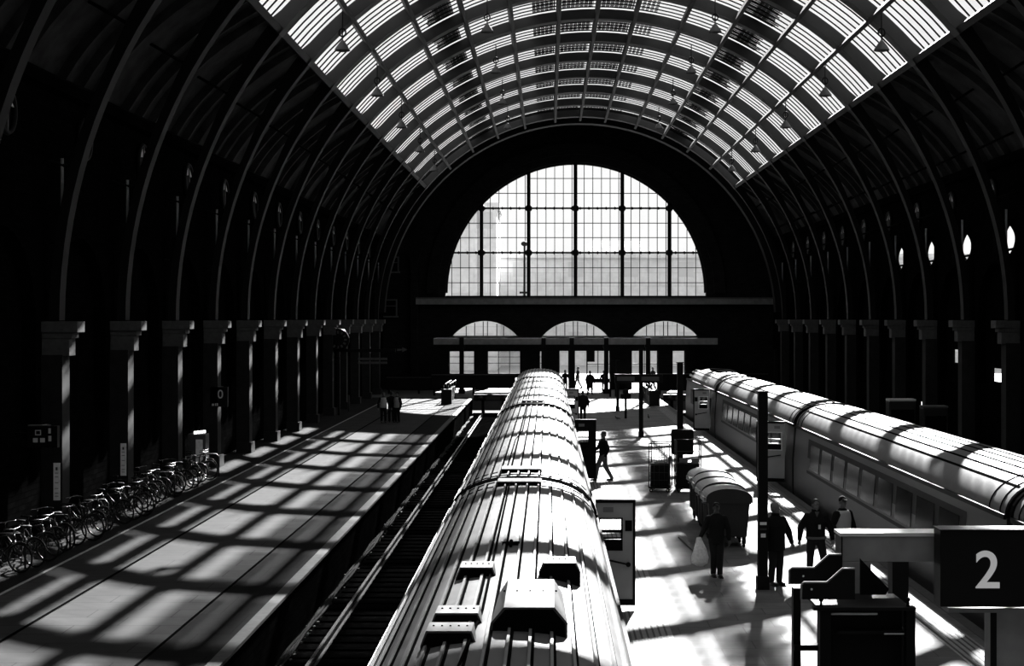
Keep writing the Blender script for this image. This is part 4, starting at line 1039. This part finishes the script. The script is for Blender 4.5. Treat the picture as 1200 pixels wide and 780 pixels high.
# ------------------------------------------------------------------ far rails and things by the concourse
def handrail(x, y0, y1, lab):
    r = empty('handrail_barrier', (x, y0, 0), 0, lab, 'handrail', 'sloping handrail barriers at the platform ends'); Ln = y1 - y0
    MB().box(-0.09, 0.09, 0, Ln, 0, 0.85).build('dwarf_wall', M['black'], r)
    mb = MB()
    for q in (-0.2, 0.1): mb.tube([(q, 0, 1.25), (q, Ln, 1.25)], 0.035, 6); [mb.tube([(q, t, 0.5), (q, t, 1.25)], 0.03, 6) for t in (0.05, Ln / 3, Ln * 2 / 3, Ln)]
    mb.build('rails', M['cage'], r); MB().box(-0.35, 0.35, -0.2, 0.25, 0, 1.0).build('end_cabinet', M['iron_dark'], r, bevel=0.03)
handrail(-6.75, 99.5, 107.6, 'dark handrail barrier at the far end of the shaded platform')
handrail(6.95, 97.5, 107.6, 'dark handrail barrier at the far end of the centre platform')

def pigeon(x, y, rz, lab):
    mb = MB(); mb.ell((0, 0, 0.10), (0.12, 0.055, 0.06), 10, 7, Matrix.Rotation(R(-18), 4, 'Y')); mb.ell((0.10, 0, 0.19), (0.035, 0.03, 0.035), 8, 6); mb.tube([(0.06, 0, 0.13), (0.10, 0, 0.18)], [0.04, 0.025], 8)
    mb.tube([(-0.09, 0, 0.10), (-0.2, 0, 0.05)], [0.035, 0.02], 6); mb.tube([(0.13, 0, 0.19), (0.165, 0, 0.18)], [0.01, 0.003], 5)
    for q in (-0.025, 0.025): mb.tube([(0, q, 0.06), (0, q, 0.0), (0.04, q, 0.0)], 0.007, 5)
    o = mb.build('pigeon', M['pigeon']); o.location = (x, y, 0.004); o.rotation_euler.z = rz; tag(o, lab, 'bird', 'pigeons on the centre platform')
pigeon(3.9, 84.0, R(200), 'dark pigeon walking near the short headed post'); pigeon(5.75, 85.3, R(100), 'dark pigeon standing alone on the sunlit paving')

# machines along the right wall
def machine(x, y, w, h, lab, lit=False):
    r = empty('ticket_machine', (x, y, 0), 0, lab, 'machine', 'machines by the right wall'); MB().box(-w / 2, w / 2, -0.35, 0.35, 0, h).build('cabinet', M['cage'], r, bevel=0.05)
    MB().box(-w / 2 + 0.08, w / 2 - 0.08, -0.37, -0.35, h * 0.5, h * 0.85).build('screen', M['window_dark'], r); MB().box(-w / 2, w / 2, -0.36, 0.3, h, h + 0.08).build('top_lamp', M['white' if lit else 'stone_dim'], r)
    for q in (-0.25, 0.05, 0.3): MB().box(q * w, q * w + 0.06, -0.38, -0.35, h * 0.1, h * 0.45).build('slot', M['stone_dim'], r)
machine(14.6, 61.8, 1.1, 2.3, 'tall grey machine standing behind the coach, left one of the pair', True); machine(15.6, 60.4, 1.0, 2.1, 'tall grey machine standing behind the coach, right one of the pair')
# small bright openings low in the right wall (glass doors to the daylight beyond)
dn = 4
for (yc, wy, z0, z1) in ((60.5, 1.1, 3.0, 3.9), (66.0, 0.9, 2.9, 3.4), (57.0, 1.0, 2.7, 3.5)):
    pass

# ------------------------------------------------------------------ outside the end wall
struct(MB().box(-90, 110, 121.0, 420, -0.3, -0.0).build('ground', M['ground_out']))['label'] = 'bright street beyond the end wall'
def building(x0, x1, y, z1, lab, rows, cols):
    r = empty('building', ((x0 + x1) / 2, y, 0), 0, lab, 'building', 'buildings across the street'); w = (x1 - x0) / 2
    MB().box(-w, w, 0, 14, 0, z1).build('facade', M['build'], r); MB().box(-w - 0.3, w + 0.3, -0.4, 14, z1, z1 + 0.5).build('parapet', M['build'], r)
    for i in range(rows):
        for k in range(cols):
            X = -w + 2 * w * (k + 0.5) / cols; Z = 3.2 + (z1 - 4.6) * i / max(rows - 1, 1)
            MB().box(X - 0.9, X + 0.9, -0.05, 0.0, Z - 0.9, Z + 0.9).build('window', M['build_win'], r)
building(-60, 60, 180, 13.0, 'long pale building across the street, seen through the great window', 3, 18)
building(-13.5, -5.6, 163, 17.8, 'taller pale block standing left behind the great window', 4, 3)
building(6, 13, 200, 15.6, 'small pale rooftop block rising above the long building', 3, 3)
r = empty('street_lamp', (-2.35, 150, 0), 0, 'tall thin street lamp outside the great window', 'street lamp')
MB().tube([(0, 0, 0), (0, 0, 13.0)], [0.16, 0.09], 8).build('pole', M['iron_dark'], r); mb = MB(); mb.ell((0, 0, 13.2), (0.35, 0.25, 0.25)); mb.box(-0.5, 0.5, -0.1, 0.1, 8.2, 8.4); mb.build('lamp_head', M['iron_dark'], r)
MB().tube([(0, 0, 3), (0, 0, 8.0)], 0.2, 8).build('sleeve', M['iron_dark'], r)

# ------------------------------------------------------------------ people
def remesh(mb, name, m, parent, vox, smooth=2):
    o = mb.build(name, m, parent)
    md = o.modifiers.new('r', 'REMESH'); md.mode = 'VOXEL'; md.voxel_size = vox; md.use_smooth_shade = True
    if smooth: sm = o.modifiers.new('s', 'SMOOTH'); sm.factor = 0.5; sm.iterations = smooth
    return o
def limb(mb, pts, rads):
    for i in range(len(pts) - 1):
        mb.tube([pts[i], pts[i + 1]], [rads[i], rads[i + 1]], 12)
    for p, q in zip(pts, rads): mb.ell(p, q, 12, 8)
def torso(mb, levels):      # stacked ellipses (z, cx, cy, rx, ry)
    n = 20; vs = []; fs = []
    for (z, cx, cy, rx, ry) in levels:
        for k in range(n): a = 2 * pi * k / n; vs.append((cx + rx * cos(a), cy + ry * sin(a), z))
    for j in range(len(levels) - 1):
        for k in range(n): fs.append((j * n + k, j * n + (k + 1) % n, (j + 1) * n + (k + 1) % n, (j + 1) * n + k))
    fs += [tuple(range(n - 1, -1, -1)), tuple(range((len(levels) - 1) * n, len(levels) * n))]
    mb.add(vs, fs, True)
def hand(mb, wr, d, side, fl):
    """five separate fingers; wr wrist, d pointing direction, fl curl plane (palm facing) direction"""
    wr = Vector(wr); d = Vector(d).normalized(); n = Vector(fl).normalized(); n = (n - d * n.dot(d)).normalized(); l = d.cross(n) * side
    palm = wr + d * 0.05
    mb.tube([wr, palm, wr + d * 0.095], [0.028, 0.036, 0.034], 10)
    for k, (o, ln) in enumerate(((0.03, 0.066), (0.010, 0.078), (-0.010, 0.072), (-0.029, 0.056))):
        b = wr + d * 0.09 + l * o; p1 = b + d * ln * 0.5 + n * 0.012; p2 = p1 + d * ln * 0.28 + n * 0.022; p3 = p2 + d * ln * 0.1 + n * 0.022
        mb.tube([b, p1, p2, p3], [0.010, 0.0095, 0.009, 0.0075], 7); mb.ell(p3, 0.0075, 6, 4)
    b = wr + d * 0.035 + l * 0.03; p1 = b + d * 0.03 + l * 0.025 + n * 0.01; p2 = p1 + d * 0.035 + l * 0.004 + n * 0.014
    mb.tube([b, p1, p2], [0.013, 0.011, 0.009], 7); mb.ell(p2, 0.009, 6, 4)
def person(loc, rz, lab, h=1.75, arms=((-0.30, -0.02, 1.12), (-0.31, -0.10, 0.86), (0.30, -0.02, 1.12), (0.31, -0.10, 0.86)), feet=((-0.11, 0.0), (0.11, 0.0)), knees=None,
           jacket='cloth_black', jlen=0.80, bulk=1.0, vest=None, band=False, badge=False, cap=False, hair='hair', skin='skin', head_turn=0, coarse=False, group=None, trousers='cloth_dark', collar=False, beard=False):
    r = empty('person', loc, rz, lab, 'person', group); sc = h / 1.75; r.scale = (sc, sc, sc); v = 0.02 if coarse else 0.011
    eL, wL, eR, wR = [Vector(a) for a in arms]
    if knees is None: knees = tuple((f[0] * 1.0 * 0.98, (f[1] - 0.0) * 0.5 - 0.02, 0.50) for f in feet)
    hips = ((-0.09, 0, 0.93), (0.09, 0, 0.93)); ank = [(f[0], f[1] + 0.03, 0.09) for f in feet]
    # body: head with face, neck, trunk, arms, five-fingered hands, legs in one surface
    b = MB(); Th = Matrix.Rotation(head_turn, 4, 'Z')
    def hp(x, y, z): q = Th @ Vector((x, y, z)); return (q.x, q.y + 0.0, q.z + 1.62)
    b.ell(hp(0, 0.012, 0.035), (0.076, 0.095, 0.098), 18, 12, Th); b.ell(hp(0, -0.018, -0.045), (0.056, 0.068, 0.07), 14, 10, Th)
    b.tube([hp(0, -0.085, 0.015), hp(0, -0.112, -0.022)], [0.008, 0.015], 8); b.ell(hp(0, -0.085, -0.100 + 0.01), (0.025, 0.02, 0.018), 8, 6)
    b.ell(hp(0, -0.082, -0.055), (0.026, 0.012, 0.008), 8, 6)
    for q in (-1, 1): b.ell(hp(q * 0.078, 0.01, -0.01), (0.012, 0.024, 0.034), 8, 6, Th); b.ell(hp(q * 0.032, -0.078, 0.035), (0.024, 0.014, 0.009), 8, 6, Th)
    b.tube([(0, 0.02, 1.44), (0, 0.005, 1.56)], [0.062, 0.055], 12)
    torso(b, [(0.86, 0, 0, 0.15, 0.10), (0.95, 0, 0, 0.165, 0.11), (1.08, 0, 0, 0.145, 0.10), (1.25, 0, 0, 0.165, 0.11), (1.38, 0, 0.005, 0.17, 0.105), (1.45, 0, 0.01, 0.10, 0.07), (1.48, 0, 0.01, 0.06, 0.05)])
    for s_, e_, w_ in ((-0.18, eL, wL), (0.18, eR, wR)): limb(b, [(s_, 0.005, 1.39), e_, w_], [0.05, 0.038, 0.027])
    for s_, e_, w_ in ((-1, eL, wL), (1, eR, wR)):
        d = (w_ - e_).normalized(); hand(b, w_, d, s_, Vector((-s_, -0.2, 0)))
    for hpj, kn, an in zip(hips, knees, ank): limb(b, [hpj, kn, an], [0.085, 0.055, 0.038])
    for f in feet: b.ell((f[0], f[1] - 0.05, 0.035), (0.04, 0.12, 0.03), 10, 6)
    remesh(b, 'body', M[skin], r, v * 0.75 if not coarse else v * 0.8, 1)
    # trousers
    t = MB(); torso(t, [(0.84, 0, 0, 0.16 * bulk, 0.115), (0.95, 0, 0, 0.18 * bulk, 0.13), (1.04, 0, 0, 0.165 * bulk, 0.12)])
    for hpj, kn, an in zip(hips, knees, ank): limb(t, [(hpj[0], hpj[1], 0.90), kn, (an[0], an[1], 0.10)], [0.108, 0.082, 0.068])
    remesh(t, 'trousers', M[trousers], r, v, 2)
    # jacket
    j = MB(); torso(j, [(jlen, 0, 0, 0.185 * bulk, 0.14 * bulk), (0.98, 0, 0, 0.185 * bulk, 0.14 * bulk), (1.10, 0, -0.005, 0.18 * bulk, 0.135 * bulk), (1.27, 0, 0, 0.205 * bulk, 0.14 * bulk), (1.38, 0, 0.005, 0.21, 0.128), (1.44, 0, 0.008, 0.15, 0.10), (1.50, 0, 0.01, 0.075, 0.072)])
    for s_, e_, w_ in ((-0.19, eL, wL), (0.19, eR, wR)): limb(j, [(s_, 0.005, 1.375), e_, e_ + (w_ - e_) * 0.93], [0.083, 0.066 * bulk, 0.05])
    if collar: j.torus((0, 0.0, 1.52), 0.075, 0.022, None, 20, 6)
    jk = remesh(j, 'jacket', M[jacket], r, v, 2)
    # shoes
    for f in feet:
        sm = MB(); sm.ell((f[0], f[1] - 0.055, 0.042), (0.05, 0.135, 0.042), 12, 8); sm.ell((f[0], f[1] + 0.03, 0.06), (0.045, 0.06, 0.055), 10, 6); sm.box(f[0] - 0.046, f[0] + 0.046, f[1] - 0.17, f[1] + 0.075, 0.0, 0.022); sm.build('shoe', M['shoe'], r)
    # hair or cap
    hm = MB(); hm.ell(hp(0, 0.024, 0.055), (0.083, 0.096, 0.088), 18, 12, Th)
    if cap: hm.ell(hp(0, -0.085, 0.065), (0.065, 0.06, 0.012), 12, 6, Th); hm.build('cap', M['cloth_black'], r)
    else: hm.ell(hp(0, 0.05, 0.0), (0.078, 0.062, 0.07), 12, 8, Th); hm.build('hair', M[hair], r)
    if beard: hb = MB(); hb.ell(hp(0, -0.045, -0.08), (0.05, 0.05, 0.045), 10, 8, Th); hb.build('beard', M[hair], r)
    if vest:
        w = MB(); torso(w, [(0.86, 0, 0, 0.20 * bulk, 0.155 * bulk), (1.10, 0, -0.005, 0.19 * bulk, 0.148 * bulk), (1.27, 0, 0, 0.212 * bulk, 0.152 * bulk), (1.40, 0, 0.005, 0.19, 0.135), (1.455, 0, 0.01, 0.14, 0.11)]); remesh(w, 'vest', M[vest], r, v * 1.2, 2)
    if band:
        bb_ = MB(); torso(bb_, [(jlen + 0.02, 0, 0, 0.196 * bulk, 0.15 * bulk), (jlen + 0.075, 0, 0, 0.196 * bulk, 0.15 * bulk)]); bb_.build('reflective_band', M['stone'], r)
    if badge: MB().box(0.02, 0.07, -0.155 * bulk, -0.145 * bulk, 1.13, 1.22).build('badge', M['badge'], r); MB().prism([(-0.05, 1.50), (0.05, 1.50), (0.0, 1.38)], -0.13, -0.118, 'Y').build('shirt_collar', M['stone'], r)
    return r
G = 'men standing on the centre platform'
person((4.87, 31.95, 0), R(28), 'stout man in a long dark coat standing right beside the tall black post', 1.76, arms=((-0.31, 0.0, 1.13), (-0.32, -0.06, 0.87), (0.32, -0.02, 1.13), (0.36, -0.10, 0.88)), feet=((-0.08, 0.02), (0.09, -0.04)), jlen=0.74, bulk=1.22, hair='hair_grey', head_turn=R(30), group=G, collar=True)
person((5.84, 32.55, 0), R(2), 'man in dark jacket with pale waist band and chest badge standing facing the viewer', 1.76, arms=((-0.33, 0.0, 1.14), (-0.36, -0.03, 0.88), (0.33, 0.0, 1.14), (0.35, -0.08, 0.89)), feet=((-0.13, 0.0), (0.17, -0.02)), jlen=0.88, bulk=1.15, band=True, badge=True, head_turn=R(4), group=G, collar=True)
person((6.50, 32.9, 0), R(35), 'man in a pale vest over a dark jacket, half hidden behind the grey sign beam', 1.78, arms=((-0.31, 0.0, 1.14), (-0.30, -0.16, 0.95), (0.32, 0.02, 1.14), (0.32, -0.10, 0.90)), vest='hivis', group=G, head_turn=R(-20), cap=True)
person((3.72, 32.95, 0), R(5), 'man in black holding a white plastic bag in front of the wheeled bins', 1.64, arms=((-0.30, -0.02, 1.13), (-0.42, -0.20, 0.98), (0.28, 0.0, 1.13), (0.29, -0.08, 0.88)), feet=((-0.06, 0.05), (0.08, -0.05)), jlen=0.80, skin='skin_dark', group=G, cap=True)
person((1.95, 52.5, 0), R(-70), 'man in a dark jacket walking beside the open black coach door', 1.74, arms=((-0.26, -0.10, 1.14), (-0.24, -0.34, 1.05), (0.28, 0.06, 1.13), (0.28, -0.04, 0.88)), feet=((-0.09, -0.28), (0.09, 0.26)), knees=((-0.09, -0.18, 0.52), (0.09, 0.05, 0.50)), jlen=0.90, coarse=False, trousers='cloth_grey')
person((1.95, 83.0, 0), R(180), 'dark figure standing beside the open grey coach door with a bag', 1.7, coarse=True, bulk=1.3)
person((-9.0, 81.8, 0), R(10), 'person in a pale vest on the shaded platform, first of three standing together', 1.66, vest='hivis', coarse=True, group='people on the shaded platform')
person((-8.62, 82.2, 0), R(-170), 'person in dark clothes between the two pale vests', 1.68, coarse=True, group='people on the shaded platform')
person((-8.25, 81.7, 0), R(-30), 'person in a pale vest on the shaded platform, closest to the track of the three', 1.68, vest='hivis', coarse=True, group='people on the shaded platform', cap=True)
walk = dict(feet=((-0.09, -0.26), (0.09, 0.28)), knees=((-0.09, -0.16, 0.52), (0.09, 0.05, 0.52)))
person((3.15, 113.5 - 2.0, 0), R(160), 'dark figure in a skirted coat walking in front of the bright exit', 1.8, coarse=True, jlen=0.5, bulk=1.25, **walk, group='people by the exit')
person((2.45, 122.0, 0), R(-80), 'dark figure striding across outside the exit', 1.75, coarse=True, **walk, group='people by the exit')
person((1.35, 116.0, 0), R(20), 'dark figure standing at the left edge of the exit opening', 1.7, coarse=True, group='people by the exit')
person((4.35, 116.0, 0), R(10), 'dark figure standing by the glazed doors of the exit', 1.65, coarse=True, group='people by the exit')
person((8.6, 122.2, 0), R(50), 'dark figure walking past outside the second exit', 1.72, coarse=True, **walk, group='people by the exit')
person((10.0, 122.5, 0), R(-50), 'dark figure beside the farthest exit opening', 1.72, coarse=True, group='people by the exit')
# exit clutter
r = empty('hanging_banner', (3.25, 113.8, 2.4), 0, 'dark hanging board above the walking figure at the exit', 'banner'); MB().box(-0.32, 0.32, -0.06, 0.06, 0, 1.2).build('board', M['black'], r); MB().tube([(0, 0, 1.2), (0, 0, 1.55)], 0.02, 6).build('hanger', M['black'], r)
for x in (4.55, 4.95): tag(MB().tube([(x, 108.8, 0), (x, 108.8, 1.1)], 0.07, 8).build('bollard', M['black']), 'black bollard before the glazed exit doors, %s one' % ('nearer the centre train' if x < 4.7 else 'nearer the right train'), 'bollard', 'bollards before the exit')

# plastic bag hanging from the hand, and a litter picker
mb = MB(); vs = []; n = 14
for j, (z, q) in enumerate(((0.0, 0.05), (-0.10, 0.08), (-0.25, 0.14), (-0.42, 0.19), (-0.56, 0.17), (-0.62, 0.07))):
    for k in range(n): a = 2 * pi * k / n; rr = q * (1 + 0.12 * sin(3 * a + j)); vs.append((rr * cos(a) + 0.02 * j * 0.3, rr * 0.6 * sin(a), z))
fs = [(j * n + k, j * n + (k + 1) % n, (j + 1) * n + (k + 1) % n, (j + 1) * n + k) for j in range(5) for k in range(n)] + [tuple(range(5 * n, 6 * n))]
mb.add(vs, fs, True); o = mb.build('plastic_bag', M['bag']); o.location = (3.30, 32.62, 0.92); tag(o, 'white plastic bag hanging from the hand of the man in black', 'bag')
